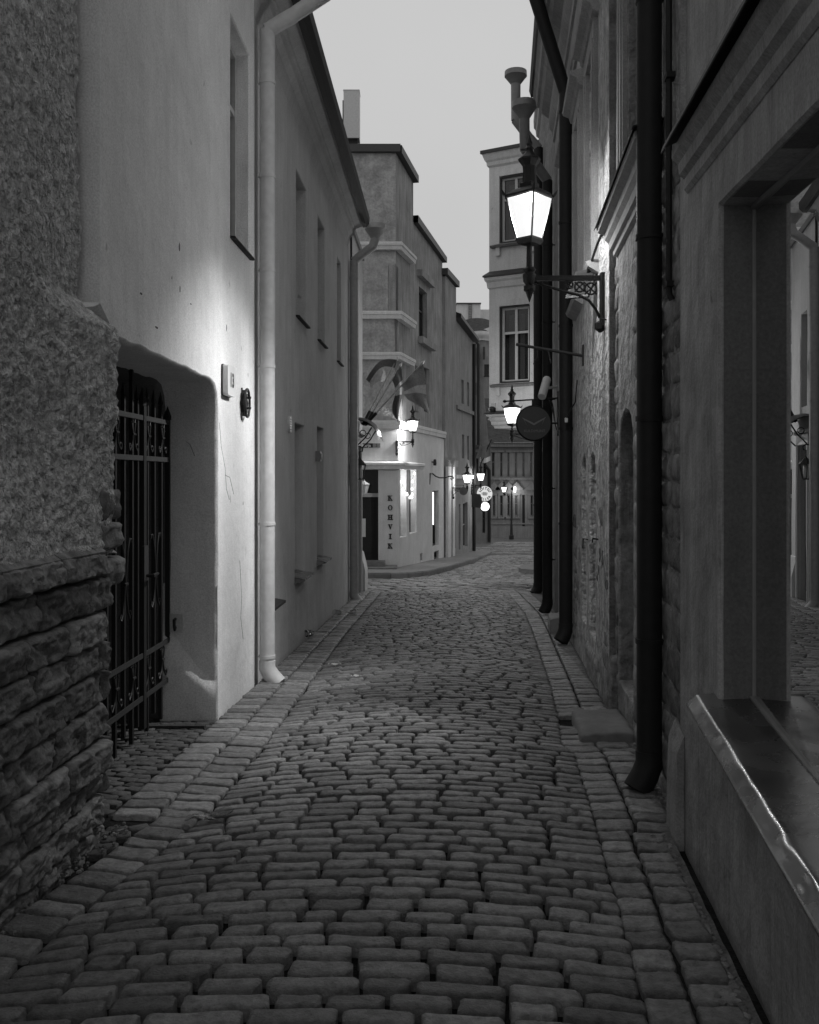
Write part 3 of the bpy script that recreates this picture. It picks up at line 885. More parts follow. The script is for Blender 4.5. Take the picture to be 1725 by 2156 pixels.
# ================================================================== iron gate in the gateway
gt = thing('iron_gate', 'black wrought iron gate with spear points and scrollwork in the gateway', 'gate', LW(6.96, -.40, -.25))
gf = lambda a, t, z: LW(a, -.40 + t, z)
for z0 in (2.035, 1.74, .30, -.01):
    for a0, a1 in ((5.35, 6.945), (6.965, 7.62)):
        mb = MB(); mb.box(gf, a0, a1, .012, .024, z0 - .018, z0 + .018); part('rail', mb, 'iron_grey', gt)
mb = MB(); mb.box(gf, 6.925, 6.985, -.015, .03, -.24, 2.12); mb.lathe(gf(6.955, .007, 2.12), [(.03, 0), (.034, .05), (.001, .14)], 6)
part('meeting_stile', mb, 'iron', gt)
mb = MB(); mb.box(gf, 7.60, 7.64, -.015, .02, -.21, 2.06); mb.lathe(gf(7.62, .0, 2.06), [(.03, 0), (.03, .03), (.001, .11)], 6)
part('hinge_post', mb, 'iron', gt)
bars = [5.42, 5.58, 5.74, 5.90, 6.06, 6.22, 6.38, 6.56, 6.73, 6.85, 7.08, 7.25, 7.43]
for i, a in enumerate(bars):
    tall = a == 6.73
    zb, zt = (-.29 if i % 2 == 0 else -.20), (2.36 if tall else 2.16)
    mb = MB(); mb.box(gf, a - .015, a + .015, -.013, .013, zb, zt)
    part('bar', mb, 'iron', gt)
    mb = MB(); mb.lathe(gf(a, 0, zt), [(.012, 0), (.021, .018), (.001, .11 if not tall else .15)], 6)
    part('spear_tip', mb, 'iron', gt)
def curl(c, r0, a0, turns, n=12, k=.75):
    return [(c[0] + r0 * (1 - k * i / n) * math.cos(a0 + turns * 2 * math.pi * i / n), c[1] + r0 * (1 - k * i / n) * math.sin(a0 + turns * 2 * math.pi * i / n)) for i in range(n + 1)]
def lyre(a, zt, zb, w, mb):
    """two bars that hug the stem above and flare into curls below"""
    for s in (-1, 1):
        pts = [(a + s * .012, zt), (a + s * .016, zt - .3 * (zt - zb)), (a + s * w * .35, zt - .6 * (zt - zb)), (a + s * w * .75, zt - .85 * (zt - zb)), (a + s * w, zb)]
        pts += curl((a + s * w + s * .0, zb + .03), .03, -math.pi / 2, s * .8)[1:]
        mb.tube([gf(p[0], .016, p[1]) for p in pts], .0065, 6)
        top = [(a + s * .012, zt), (a + s * .035, zt + .05), (a + s * .045, zt + .085), (a + s * .03, zt + .10), (a + s * .018, zt + .08)]
        mb.tube([gf(p[0], .016, p[1]) for p in top], .006, 6)
    mb.tube([gf(a - .03, .018, zt), gf(a + .03, .018, zt)], .011, 6)
for a in (5.58, 5.90, 6.38, 6.73, 7.08, 7.43):
    mb = MB(); lyre(a, 1.905, 1.79, .075, mb); part('scroll', mb, 'iron', gt, smooth=True)
    mb = MB(); lyre(a, .175, .04, .085, mb); part('scroll', mb, 'iron', gt, smooth=True)
for a in (5.74, 6.56, 7.25):
    mb = MB()
    for s in (-1, 1):
        up = [(a + s * .004, .86), (a + s * .02, .98), (a + s * .05, 1.10), (a + s * .085, 1.17), (a + s * .115, 1.165), (a + s * .118, 1.14)]
        dn = [(a + s * .004, .86), (a + s * .02, .76), (a + s * .05, .66), (a + s * .09, .615), (a + s * .115, .64), (a + s * .10, .665)]
        for pts in (up, dn): mb.tube([gf(p[0], .016, p[1]) for p in pts], .0075, 6)
    mb.tube([gf(a - .03, .018, .86), gf(a + .03, .018, .86)], .012, 6)
    part('scroll', mb, 'iron', gt, smooth=True)
mb = MB(); mb.box(gf, 6.90, 6.99, .02, .04, .84, 1.10); part('lock_plate', mb, 'iron_grey', gt)
mb = MB(); mb.tube([gf(6.95, .04, .88), gf(6.95, .09, .88), gf(7.06, .09, .885)], .011, 8); part('handle', mb, 'iron', gt, smooth=True)
# low iron threshold bars in the gateway floor
th = MB(); th.box(lambda a, t, z: LW(7.28 + a, t, G(7.3) - .03 + z), 0, .05, -.75, -.02, -.03, .035)
tag(part('threshold_bar', th, 'mortar_dark'), 'low dark threshold strip across the gateway floor before the jamb', 'threshold')

# ================================================================== LEFT: long house with cornice, downpipes
def LF(Y, t, z): return LW(Y, t - .028, z)
lh = thing('long_house', 'long grey plastered house with moulded cornice and narrow deep windows', 'house', (-1.4, 14, -.6))
ups = [(11.9, 12.83), (13.98, 14.85), (16.55, 17.25)]
lows = [(9.7, 10.33, .26, 2.30), (11.8, 12.62, .33, 2.29), (13.9, 14.7, .36, 2.36)]
holes = [rect(a, b, 3.63, 5.48) for a, b in ups] + [rect(a, b, c, d) for a, b, c, d in lows]
mb = MB(); mb.wall(LF, rect(9.105, 18.95, -1.3, 6.42), holes, [.22] * 3 + [.26] * 3, .01)
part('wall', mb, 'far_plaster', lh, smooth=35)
for a, b in ups:
    window(lh, LF, a + .01, b - .01, 3.64, 5.47, .19, 2, (.68,), 'frame_grey')
    mb = MB(); mb.prism(LF, [(-.22, 3.655), (.05, 3.632), (.055, 3.612), (.03, 3.61), (-.22, 3.64)], a - .01, b + .02); part('window_sill', mb, 'pipe_dark', lh)
for a, b, c, d in lows:
    window(lh, LF, a + .01, b - .01, c + .01, d - .01, .235, 1, (.5,), 'frame_grey')
    mb = MB()
    mb.add([LF(a - .0, -.22, c + .07), LF(b, -.22, c + .07), LF(b + .01, .13, c + .005), LF(a - .01, .13, c + .005), LF(b + .01, .132, c - .02), LF(a - .01, .132, c - .02), LF(b, -.22, c + .055), LF(a, -.22, c + .055), LF(a - .012, .0, c - .05), LF(b + .012, .0, c - .05)],
           [(0, 1, 2, 3), (3, 2, 4, 5), (0, 3, 5, 8), (1, 9, 4, 2), (8, 9, 1, 0)])
    part('window_sill', mb, 'zinc_sill' if c > .3 else 'pipe_dark', lh)
cor = [(0, 6.08), (.03, 6.16), (.05, 6.24), (.11, 6.30), (.125, 6.38), (.15, 6.385), (.16, 6.42), (.23, 6.455), (.30, 6.47), (.345, 6.475), (.345, 6.56), (0, 6.56)]
mb = MB(); mb.prism(LF, cor, 9.11, 18.45); part('cornice', mb, 'far_plaster', lh, smooth=25)
gut = [(.31, 6.41), (.38, 6.42), (.43, 6.48), (.44, 6.60), (.42, 6.63), (.36, 6.62), (.31, 6.5)]
mb = MB(); mb.prism(LF, gut, 9.12, 18.3); part('gutter', mb, 'pipe_dark', lh, smooth=25)
mb = MB(); mb.add([LF(9.0, .36, 6.60), LF(18.6, .36, 6.60), LF(18.6, -4.5, 10.2), LF(9.0, -4.5, 10.2)], [(0, 1, 2, 3)])
mb.add([LF(18.6, .36, 6.60), LF(18.6, -4.5, 10.2), LF(18.6, -4.5, 6.4), LF(18.6, 0, 6.4)], [(0, 1, 2, 3)])
part('roof', mb, 'roof', lh)

# vent, alarm box
vt = thing('wall_vent', 'small oval slotted vent cover on the long grey house', 'vent', LF(11.32, 0, 2.23))
mb = MB(); mb.poly(lambda a, t, z: LF(11.32 + a, t, 2.23 + z), [(.07 * math.cos(2 * math.pi * i / 20), .10 * math.sin(2 * math.pi * i / 20)) for i in range(20)], 0, .03); part('cover', mb, 'frame_pale', vt)
for k in range(5):
    mb = MB(); mb.box(lambda a, t, z: LF(11.32 + a, t, 2.23 + z), -.04, .04, .03, .034, -.065 + k * .03, -.052 + k * .03); part('slot', mb, 'frame_dark', vt)
mb = MB(); mb.box(LF, 13.74, 13.88, 0, .07, 1.83, 1.98); mb.box(LF, 13.77, 13.85, .07, .085, 1.86, 1.95)
tag(part('junction_box', mb, 'frame_grey'), 'small grey junction box beside the second low window of the long house', 'box')

def downpipe(label, fr, Y, t, ztop, zbot, r, mat, cols, neck=(), hopper=None, shoe=True, group='downpipes along the lane', kick=(.12, .10), hmat=None):
    """vertical zinc pipe with collars; neck = points (Y, t, z) from the wall pipe up to the hopper"""
    d = thing('downpipe', label, 'downpipe', fr(Y, t, zbot), group)
    pts = [fr(Y, t, zbot + (.22 if shoe else 0)), fr(Y, t, ztop)]
    mb = MB(); mb.tube(pts, r, 18); part('pipe', mb, mat, d, smooth=True)
    last = (Y, t, ztop)
    for p in neck:
        mb = MB(); a, b = fr(*last), fr(*p); mb.tube([a - (b - a).normalized() * .01, b + (b - a).normalized() * .01], [r * .97, r * 1.03], 18); part('neck', mb, hmat or mat, d, smooth=True)
        last = p
    for z in cols:
        mb = MB(); c = fr(Y, t, z); mb.tube([c, c + Vector((0, 0, .03))], r * 1.10, 18)
        mb.box(lambda a, tt, zz: fr(Y + a, tt, z + zz), -.012, .012, 0, t, .004, .022)
        part('collar', mb, mat, d, smooth=True)
    if shoe:
        kx, kz = kick
        c = [fr(Y, t, zbot + .225), fr(Y, t, zbot + .15), fr(Y - .01, t + kx * .35, zbot + .08), fr(Y - .03, t + kx, zbot)]
        mb = MB(); mb.tube(c, [r * 1.08, r * 1.1, r * 1.12, r * 1.12], 18); part('shoe', mb, mat, d, smooth=True)
    if hopper:
        hr = r * 2.3; c = fr(*hopper)
        mb = MB(); mb.lathe(c, [(r * .9, -.02), (r * 1.0, 0), (hr, .17), (hr * 1.04, .175), (hr * 1.02, .28), (hr * .94, .285)], 18); part('hopper', mb, hmat or mat, d, smooth=True)
    return d
downpipe('light grey downpipe on the plaster joint between the first two houses', LW, 9.31, .09, 5.98, -.42, .073, 'pipe_light', [5.45, 4.53, 3.61, 2.67, 1.13, -.17], [(9.31, .33, 6.12), (9.31, .66, 6.34)])
downpipe('grey downpipe with funnel hopper at the end of the moulded cornice', LW, 18.7, .07, 5.86, -.87, .085, 'pipe_grey', [5.5, 4.6, 3.9, 3.0, 2.0, .9, -.2], [(18.68, .25, 6.0), (18.65, .44, 6.13), (18.65, .49, 6.28)], (18.65, .49, 6.29))

# ================================================================== LEFT: corner house with door, canopy, flags, lantern
ch = thing('corner_house', 'pale corner house with a white door surround at the end of the lane', 'house', (-1.1, 20, -.8))
def LC(Y, t, z): return LW(Y, t + .012, z)
dr = rect(19.5, 20.5, -1.4, 2.25); wn2 = rect(19.7, 20.35, 3.0, 4.9)
mb = MB(); mb.wall(LC, [(18.96, -1.6), (21.4, -1.6), (21.4, 6.5), (18.96, 6.5)], [dr, wn2], [.18, .18], .01)
mb.add([LC(21.4, 0, -1.6), LC(21.4, 0, 6.5), LC(21.4, -8, 6.5), LC(21.4, -8, -1.6)], [(0, 1, 2, 3)])
part('wall', mb, 'pale_plaster', ch, smooth=35)
window(ch, LC, 19.71, 20.34, 3.01, 4.89, .15, 2, (.7,), 'frame_grey')
mb = MB(); mb.box(LC, 19.51, 20.49, -.17, -.12, -1.4, 1.6); mb.box(LC, 19.56, 19.98, -.12, -.10, -.7, 1.4); mb.box(LC, 20.02, 20.44, -.12, -.10, -.7, 1.4); part('door', mb, 'wood_dark', ch)
mb = MB(); mb.box(LC, 19.53, 20.47, -.15, -.13, 1.63, 2.22); part('pane', mb, 'pane', ch)
for a0, a1 in ((19.32, 19.5), (20.5, 20.68)):
    mb = MB(); mb.box(LC, a0, a1, 0, .05, -1.4, 2.25); mb.box(LC, a0 + .05, a1 - .05, .05, .065, -1.4, 2.25); part('door_surround', mb, 'frame_pale', ch)
mb = MB(); mb.box(LC, 19.3, 20.7, 0, .06, 2.25, 2.45); mb.prism(LC, [(0, 2.45), (.1, 2.47), (.11, 2.52), (0, 2.56)], 19.25, 20.75); part('door_surround', mb, 'frame_pale', ch)
mb = MB(); mb.prism(LC, [(0.001, -.05), (.03, -.07), (.10, -.35), (.12, -.45), (.12, -1.4), (0.001, -1.4)], 20.7, 21.41); part('plinth', mb, 'pale_plaster', ch)
mb = MB(); mb.box(LC, 18.9, 21.5, -6, .04, 6.5, 6.62); part('roof', mb, 'roof_metal', ch)
cn = thing('door_canopy', 'curved black glossy canopy over the corner house door', 'canopy', LC(20, 0, 2.6))
def cfn(a, b):
    q = b * 1.75
    return LC(19.2 + 1.55 * a, .02 + .46 * math.sin(min(q, 1.57)) + (.03 if b > .9 else 0), 2.44 + .34 * math.cos(q) + .08 * math.sin(math.pi * a))
mb = MB(); mb.grid(cfn, 10, 10); mb.grid(lambda a, b: cfn(a, b) - Vector((.0, 0, .022)), 10, 10)
part('shell', mb, 'canopy', cn, smooth='all')
for Yb in (19.35, 20.6):
    mb = MB(); mb.tube([LC(Yb, .02, 2.2), LC(Yb, .12, 2.3), LC(Yb, .24, 2.42), LC(Yb, .36, 2.62)], .014, 6); mb.tube([LC(Yb, .18 + .06 * math.cos(q), 2.5 + .06 * math.sin(q)) for q in [i * .55 for i in range(12)]], .010, 6)
    part('bracket', mb, 'iron', cn, smooth=True)
ln = thing('hanging_lantern', 'small unlit black lantern hanging by the corner house door', 'lantern', P(758, 990, 19.0))
lc = P(758, 992, 19.0)
wallp = LC(19.0, 0, lc.z + .46)
mb = MB(); mb.tube([wallp, wallp + Vector((.05, 0, .03)), Vector((lc.x, lc.y, lc.z + .50)), Vector((lc.x + .06, lc.y, lc.z + .46)), Vector((lc.x + .05, lc.y, lc.z + .40)), Vector((lc.x, lc.y, lc.z + .39)), Vector((lc.x, lc.y, lc.z + .2))], .012, 6); part('bracket', mb, 'iron', ln, smooth=True)
mb = MB(); mb.lathe(lc, [(.135, .12), (.15, .125), (.02, .26), (.012, .30)], 6, .5); part('roof', mb, 'iron', ln)
mb = MB(); mb.lathe(lc, [(.06, -.17), (.07, -.16), (.07, -.15)], 6, .5)
for k in range(6):
    q = .5 + k * math.pi / 3; d = Vector((math.cos(q), math.sin(q), 0)); mb.tube([lc + d * .068 + Vector((0, 0, -.15)), lc + d * .128 + Vector((0, 0, .12))], .010, 5)
part('cage', mb, 'iron', ln)
mb = MB(); mb.lathe(lc, [(.035, -.13), (.055, -.02), (.05, .09), (.02, .12)], 12); part('lamp_glass', mb, 'white_paint', ln, smooth=True)

def flag(label, base, tip, cloth, mats):
    f = thing('flag', label, 'flag', base, 'flags on the corner house')
    d = (tip - base).normalized()
    mb = MB(); mb.tube([base + d * .05, tip - d * .10], .016, 8); part('pole', mb, 'pole_wood', f, smooth=True)
    mb = MB(); mb.tube([base, base + d * .34], .035, 8); part('holder', mb, 'iron', f, smooth=True)
    mb = MB(); mb.tube([tip - d * .12, tip - d * .08, tip], [.02, .032, .002], 8); part('spear_tip', mb, 'white_paint', f, smooth=True)
    for i, m_ in enumerate(mats):
        mb = MB(); mb.grid(lambda a, b: cloth(a, (i + b) / len(mats)), 10, 6); part('stripe', mb, m_, f, smooth='all')
fb = LC(20.3, .10, 2.72)
t1, t2, t3 = P(839, 750, 20.6), P(847, 763, 20.9), P(895, 758, 20.3)
def bil(c, a, b, Yf, wob):
    (u0, v0), (u1, v1), (u2, v2), (u3, v3) = c       # pole end, pole start, free end, free start
    u = (u0 * (1 - b) + u1 * b) * (1 - a) + (u2 * (1 - b) + u3 * b) * a
    v = (v0 * (1 - b) + v1 * b) * (1 - a) + (v2 * (1 - b) + v3 * b) * a
    return P(u, v, Yf) + wob
def cl1(a, b): return bil([(836, 758), (812, 806), (771, 799), (782, 818)], a, b, 20.5, Vector((.03 * math.sin(4 * b), .10 * math.sin(6 * a + 2 * b), .20 * math.sin(math.pi * a) * (1 - .6 * b))))
def cl2(a, b): return bil([(843, 768), (826, 800), (844, 892), (831, 868)], b, a, 20.8, Vector((.05 * math.sin(5 * b), .06 * math.sin(9 * a + 3 * b), 0)))
def cl3(a, b): return bil([(891, 766), (846, 812), (905, 873), (858, 842)], b, a, 20.3, Vector((.02 * math.sin(7 * b), .07 * math.sin(8 * a + 3 * b), .03 * math.sin(math.pi * a))))
flag('light striped flag draped leftwards from the steepest pole on the corner house', fb, t1, cl1, ['flag_dark', 'flag_light', 'flag_light'])
flag('dark folded flag hanging between the other two flags above the door canopy', fb + Vector((.04, .12, 0)), t2, cl2, ['flag_dark', 'flag_light', 'flag_dark', 'flag_dark'])
flag('grey flag with a pale cross stripe hanging free from the most slanting pole', fb + Vector((.06, -.08, 0)), t3, cl3, ['flag_mid', 'flag_mid', 'flag_light', 'flag_mid', 'flag_mid'])

# ================================================================== street lanterns
def wall_lantern(label, mount, dirv, L, zg, s=1.0, power=60, gm='lamp_glass', group='wall lanterns on iron brackets', down=1.0, detail=True, postfoot=None, beam=None):
    """iron wall lantern: plate, pierced arm, stem, tapered four-sided glass, domed roof with chimney; mount = plate centre on the wall, zg = bottom of the glass"""
    d = Vector(dirv).normalized()
    t = thing('street_lantern', label, 'street lamp', mount, group)
    c = mount + d * L                      # under the lantern
    arm_z = mount.z + .17 * s
    side = Vector((-d.y, d.x, 0))
    fr = lambda a, b, z: mount + d * a + side * b + Vector((0, 0, z))
    if postfoot is None:
        mb = MB(); mb.box(fr, 0, .035 * s, -.05 * s, .05 * s, -.24 * s, .22 * s); mb.lathe(fr(.035 * s, 0, -.27 * s), [(.012, -.03), (.05 * s, .0), (.05 * s, .05), (.02, .07)], 8)
        part('wall_plate', mb, 'iron', t)
    mb = MB(); mb.box(fr, .02 * s, L - .02, -.013 * s, .013 * s, .155 * s, .20 * s)
    part('arm', mb, 'iron', t)
    if detail:
        mb = MB()
        low = [(.04, -.17), (.07, -.10), (.13, -.02), (.22, .03), (.34, .06), (.48, .105), (.60, .15)]
        k = (L - .02) / .62
        mb.tube([fr(a * k, 0, z * s) for a, z in low], .013 * s, 6)
        part('brace', mb, 'iron', t, smooth=True)
        for a, b, r in ((.115, .085, .05), (.21, .10, .042), (.30, .12, .032)):
            mb = MB(); mb.tube([fr((a + r * math.cos(q)) * k, 0, (b + r * math.sin(q)) * s) for q in [2 * math.pi * i / 14 for i in range(15)]], .009 * s, 5); part('scroll', mb, 'iron', t, smooth=True)
            mb = MB(); mb.tube([fr((a - r) * k, 0, (b - r) * s), fr((a + r) * k, 0, (b + r) * s)], .008 * s, 5); mb.tube([fr((a - r) * k, 0, (b + r) * s), fr((a + r) * k, 0, (b - r) * s)], .008 * s, 5); part('lattice', mb, 'iron', t)
    zc = arm_z
    mb = MB(); mb.lathe(Vector((c.x, c.y, zc)), [(.004, -.20 * s), (.035 * s, -.11 * s), (.05 * s, -.10 * s), (.05 * s, -.06 * s), (.034 * s, -.05 * s), (.055 * s, -.02 * s), (.06 * s, .04 * s), (.045 * s, .06 * s), (.06 * s, .085 * s), (.028 * s, .11 * s), (.024 * s, zg - zc - .07 * s), (.04 * s, zg - zc - .06 * s)], 12)
    part('stem', mb, 'iron', t, smooth=30)
    g = Vector((c.x, c.y, zg))
    rot = math.atan2(d.y, d.x) + rad(4)
    hb, ht, hh = .112 * s, .203 * s, .36 * s      # corner radii and height of the glass
    mb = MB(); mb.lathe(g, [(.04 * s, -.07 * s), (.10 * s, -.055 * s), (.125 * s, -.02 * s), (.12 * s, -.0), (hb * .6, .0)], 4, rot); part('dish', mb, 'iron', t)
    cs = [Vector((math.cos(rot + k * math.pi / 2), math.sin(rot + k * math.pi / 2), 0)) for k in range(4)]
    for k in range(4):
        mb = MB(); mb.tube([g + cs[k] * hb, g + cs[k] * ht + Vector((0, 0, hh))], .0085 * s, 6); part('corner_bar', mb, 'iron', t)
        a, b = cs[k], cs[(k + 1) % 4]
        top = [g + a * ht + (b - a) * ht * q + Vector((0, 0, hh + .025 * s * math.sin(math.pi * q))) for q in [i / 6 for i in range(7)]]
        bot_ = [g + a * hb + (b - a) * hb * q + Vector((0, 0, .002)) for q in [i / 6 for i in range(7)]]
        mb = MB(); mb.add([p * 1.0 for p in bot_ + top], [(i, i + 1, 8 + i, 7 + i) for i in range(6)]); part('lamp_glass', mb, gm, t)
    mb = MB()
    mb.lathe(g + Vector((0, 0, hh)), [(ht * 1.0, -.01 * s), (ht * 1.08, .0), (ht * 1.05, .02 * s), (ht * .80, .055 * s), (ht * .55, .075 * s), (.085 * s, .085 * s), (.085 * s, .12 * s), (.066 * s, .13 * s)], 4, rot)
    part('roof', mb, 'iron', t)
    for k in range(4):
        p = g + cs[k] * ht * 1.06 + Vector((0, 0, hh + .01 * s)); mb = MB(); mb.tube([p, p + cs[k] * .02 * s + Vector((0, 0, .03 * s)), p + cs[k] * .035 * s + Vector((0, 0, .06 * s))], [.014 * s, .012 * s, .002], 5); part('corner_horn', mb, 'iron', t)
    mb = MB()
    zt = hh + .12 * s
    mb.lathe(g + Vector((0, 0, zt)), [(.066 * s, 0), (.056 * s, .10 * s), (.06 * s, .15 * s), (.098 * s, .20 * s), (.10 * s, .215 * s), (.05 * s, .26 * s), (.034 * s, .285 * s), (.034 * s, .30 * s), (.042 * s, .305 * s), (.02 * s, .33 * s), (.028 * s, .35 * s), (.002, .43 * s)], 8)
    part('chimney', mb, 'iron', t, smooth=25)
    # the lamp's own light: a down-facing emitter under the roof and the glow of the bulb
    la = bpy.data.lights.new('lamp_light', 'AREA'); la.shape = 'DISK'; la.size = .10 * s; la.energy = power * down
    lo = bpy.data.objects.new('lamp_light', la); COL.objects.link(lo); lo.parent = t; lo.location = g + Vector((0, 0, hh * .93)) - mount
    lp = bpy.data.lights.new('bulb_light', 'POINT'); lp.energy = power * .55; lp.shadow_soft_size = .035 * s
    lo2 = bpy.data.objects.new('bulb_light', lp); COL.objects.link(lo2); lo2.parent = t; lo2.location = g + Vector((0, 0, hh * .62)) - mount
    if beam:
        sp = bpy.data.lights.new('reflector_light', 'SPOT'); sp.energy = beam[1]; sp.spot_size = rad(beam[2]); sp.spot_blend = beam[3]; sp.shadow_soft_size = .03
        so = bpy.data.objects.new('reflector_light', sp); COL.objects.link(so); so.parent = t
        src = g + Vector((0, 0, hh * .75)); so.location = src - mount
        so.rotation_euler = (src - beam[0]).to_track_quat('Z', 'Y').to_euler()
    return t

mnt = RW(8.33, 0, 3.17)
wall_lantern('large lit wall lantern on an ornate iron bracket above the lane', mnt, (-1, .02, 0), .655, 3.70, 1.0, 330, down=.25, beam=(LW(7.85, 0, .75), 2750, 82, 1.0))

# ================================================================== RIGHT: stone house
def RN(Y, t, z): return RW(Y, t - .055, z)
shs = thing('stone_house', 'old worn stone house with blind niches and moulded upper windows', 'house', (1.9, 9, -.4))
niche = wobble(arch(6.88, 7.74, -.06, 2.14, .30), .15, .012, 3)
wU = rect(6.15, 7.22, 3.72, 6.0)
mb = MB(); mb.wall(RN, rect(4.3, 7.95, -.8, 8.0), [niche, wU], [.17, .12], .012)
mb.add([RN(7.95, 0, -.8), RW(7.95, 0, -.8), RW(7.95, 0, 8.0), RN(7.95, 0, 8.0)], [(0, 1, 2, 3)])
part('wall', mb, 'stone_house_dark', shs, smooth=35)
def stone_fill(fr, a0, a1, z0, z1, t, mat, course=.2, lmin=.3, lmax=.5, gap=.012, depth=.08):
    z = z0
    while z < z1:
        h = R.uniform(.8, 1.2) * course
        a = a0
        while a < a1 - .03:
            e = min(a1, a + R.uniform(lmin, lmax))
            if a1 - e < .12: e = a1
            mb = MB(); block(mb, fr, a + gap / 2, e - gap / 2, z + gap / 2, min(z + h, z1) - gap / 2, t, depth, 7, 5, .02, .012, R.random() * 70)
            part('stone', mb, mat, shs, smooth='all')
            a = e
        z += h
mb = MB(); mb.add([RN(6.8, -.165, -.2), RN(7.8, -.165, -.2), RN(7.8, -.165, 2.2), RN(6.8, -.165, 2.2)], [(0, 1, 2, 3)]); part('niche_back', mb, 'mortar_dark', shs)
stone_fill(RN, 6.885, 7.735, -.3, 1.85, -.13, 'rubble', .22, .45, .86)
window(shs, RN, 6.16, 7.21, 3.73, 5.99, .10, 2, (.7,), 'frame_grey')
mb = MB()
for a0, a1 in ((7.23, 7.5), (5.87, 6.14)):
    mb.box(RN, a0, a1, 0, .035, 3.70, 6.25); 
part('architrave', mb, 'trim_right', shs)
mb = MB(); mb.box(RN, 7.27, 7.33, .035, .05, 3.70, 6.2); mb.box(RN, 7.41, 7.47, .035, .05, 3.70, 6.2); part('architrave', mb, 'trim_right', shs)
sill = [(0, 3.42), (.03, 3.43), (.035, 3.47), (.06, 3.48), (.07, 3.53), (.10, 3.56), (.11, 3.60), (.16, 3.62), (.17, 3.65), (.165, 3.66), (0, 3.71)]
mb = MB(); mb.prism(RN, sill, 5.65, 7.86); part('window_sill', mb, 'trim_right', shs, smooth=20)
mb = MB(); mb.prism(RN, [(0, 3.715), (.175, 3.667), (.185, 3.645), (.19, 3.65), (.18, 3.675), (0, 3.725)], 5.6, 7.9); part('sill_flashing', mb, 'pipe_dark', shs)
# farther, slightly proud part with two slit niches
na, nb_ = arch(9.08, 9.72, .02, 1.86, .22), arch(10.10, 10.66, .02, 1.86, .20)
wa, wb = rect(9.10, 9.72, 3.72, 5.55), rect(10.75, 11.3, 3.72, 5.55)
wc = rect(12.6, 13.2, 3.72, 5.55)
mb = MB(); mb.wall(RW, rect(7.95, 15.2, -1.2, 7.9), [wobble(na, .12, .02, 6), wobble(nb_, .12, .02, 8), wa, wb, wc], [.20, .20, .12, .12, .12], .012)
part('wall', mb, 'stone_house', shs, smooth=35)
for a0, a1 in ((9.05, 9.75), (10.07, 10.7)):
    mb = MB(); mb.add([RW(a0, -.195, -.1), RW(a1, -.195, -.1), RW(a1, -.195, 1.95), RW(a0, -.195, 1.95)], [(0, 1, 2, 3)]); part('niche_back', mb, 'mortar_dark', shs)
for a0, a1, sd in ((9.09, 9.71, 3), (10.11, 10.65, 4)):
    z = -.05
    while z < 1.38:
        h = R.uniform(.13, .19)
        if R.random() < .78:
            mb = MB(); block(mb, RW, a0 + R.uniform(0, .06), a1 - R.uniform(0, .05), z + .015, z + h - .015, -.06 - R.uniform(0, .07), .12, 8, 5, .03, .02, R.random() * 70)
            part('stone', mb, 'rubble', shs, smooth='all')
        z += h
for a0, a1 in ((9.10, 9.72), (10.75, 11.3), (12.6, 13.2)):
    window(shs, RW, a0 + .01, a1 - .01, 3.73, 5.54, .10, 2, (.7,), 'frame_grey')
    mb = MB()
    for b0, b1 in ((a0 - .24, a0 - .0), (a1 + .0, a1 + .24)):
        mb.box(RW, b0, b1, 0, .04, 3.62, 5.72); mb.box(RW, b0 + .05, b1 - .09, .04, .055, 3.62, 5.72)
    mb.box(RW, a0 - .24, a1 + .24, 0, .043, 5.72, 5.9)
    part('architrave', mb, 'trim_right', shs)
    mb = MB(); mb.prism(RW, [(0, 5.9), (.06, 5.93), (.08, 5.99), (.15, 6.02), (.16, 6.06), (.0, 6.10)], a0 - .32, a1 + .32); part('hood', mb, 'trim_right', shs, smooth=20)
    mb = MB(); mb.prism(RW, [(0, 3.50), (.05, 3.53), (.10, 3.56), (.12, 3.60), (0, 3.64)], a0 - .30, a1 + .30); part('window_sill', mb, 'trim_right', shs, smooth=20)
frz = [(0, 6.55), (.03, 6.57), (.03, 6.66), (.05, 6.68), (.05, 6.95), (.08, 6.97), (.08, 7.10), (.13, 7.18), (.15, 7.26), (.15, 7.34), (.26, 7.42), (.30, 7.50), (.34, 7.52), (.36, 7.62), (.40, 7.68), (.40, 7.78), (0, 7.9)]
mb = MB(); mb.prism(RW, frz, 7.95, 15.2); part('cornice', mb, 'trim_right', shs, smooth=18)
frz2 = [(t - .055 if t == 0 else t - .055, z) for t, z in frz]
mb = MB(); mb.prism(RW, frz2, 4.3, 7.945); part('cornice', mb, 'trim_right', shs, smooth=18)
mb = MB(); mb.prism(RW, [(.33, 7.70), (.43, 7.70), (.46, 7.80), (.44, 7.86), (.36, 7.86)], 4.3, 15.25); part('gutter', mb, 'pipe_dark', shs)
mb = MB(); mb.add([RW(4.2, .40, 7.84), RW(15.3, .40, 7.84), RW(15.3, -5, 11.5), RW(4.2, -5, 11.5)], [(0, 1, 2, 3)]); part('roof', mb, 'roof', shs)
stone_mat = 'coursed_stone'
stone_fill(RN, 4.86, 6.82, -.35, 3.38, .010, stone_mat, .19, .28, .62, .016, .08)
stone_fill(RN, 7.76, 7.94, -.35, 3.38, .010, stone_mat, .19, .17, .2, .016, .08)
zz = -.4
while zz < 1.25:
    hh = R.uniform(.14, .22); aa = 8.0
    while aa < 11.6:
        ee = aa + R.uniform(.22, .46)
        clash = any(aa < q1 and ee > q0 for q0, q1 in ((9.0, 9.8), (10.02, 10.75)))
        if not clash and R.random() < .62 - .35 * max(0, zz):
            mb = MB(); block(mb, RW, aa + .01, ee - .01, zz + .008, zz + hh - .008, R.uniform(-.004, .016), .08, 8, 6, .022, .016, R.random() * 70)
            part('stone', mb, stone_mat, shs, smooth='all')
        aa = ee
    zz += hh
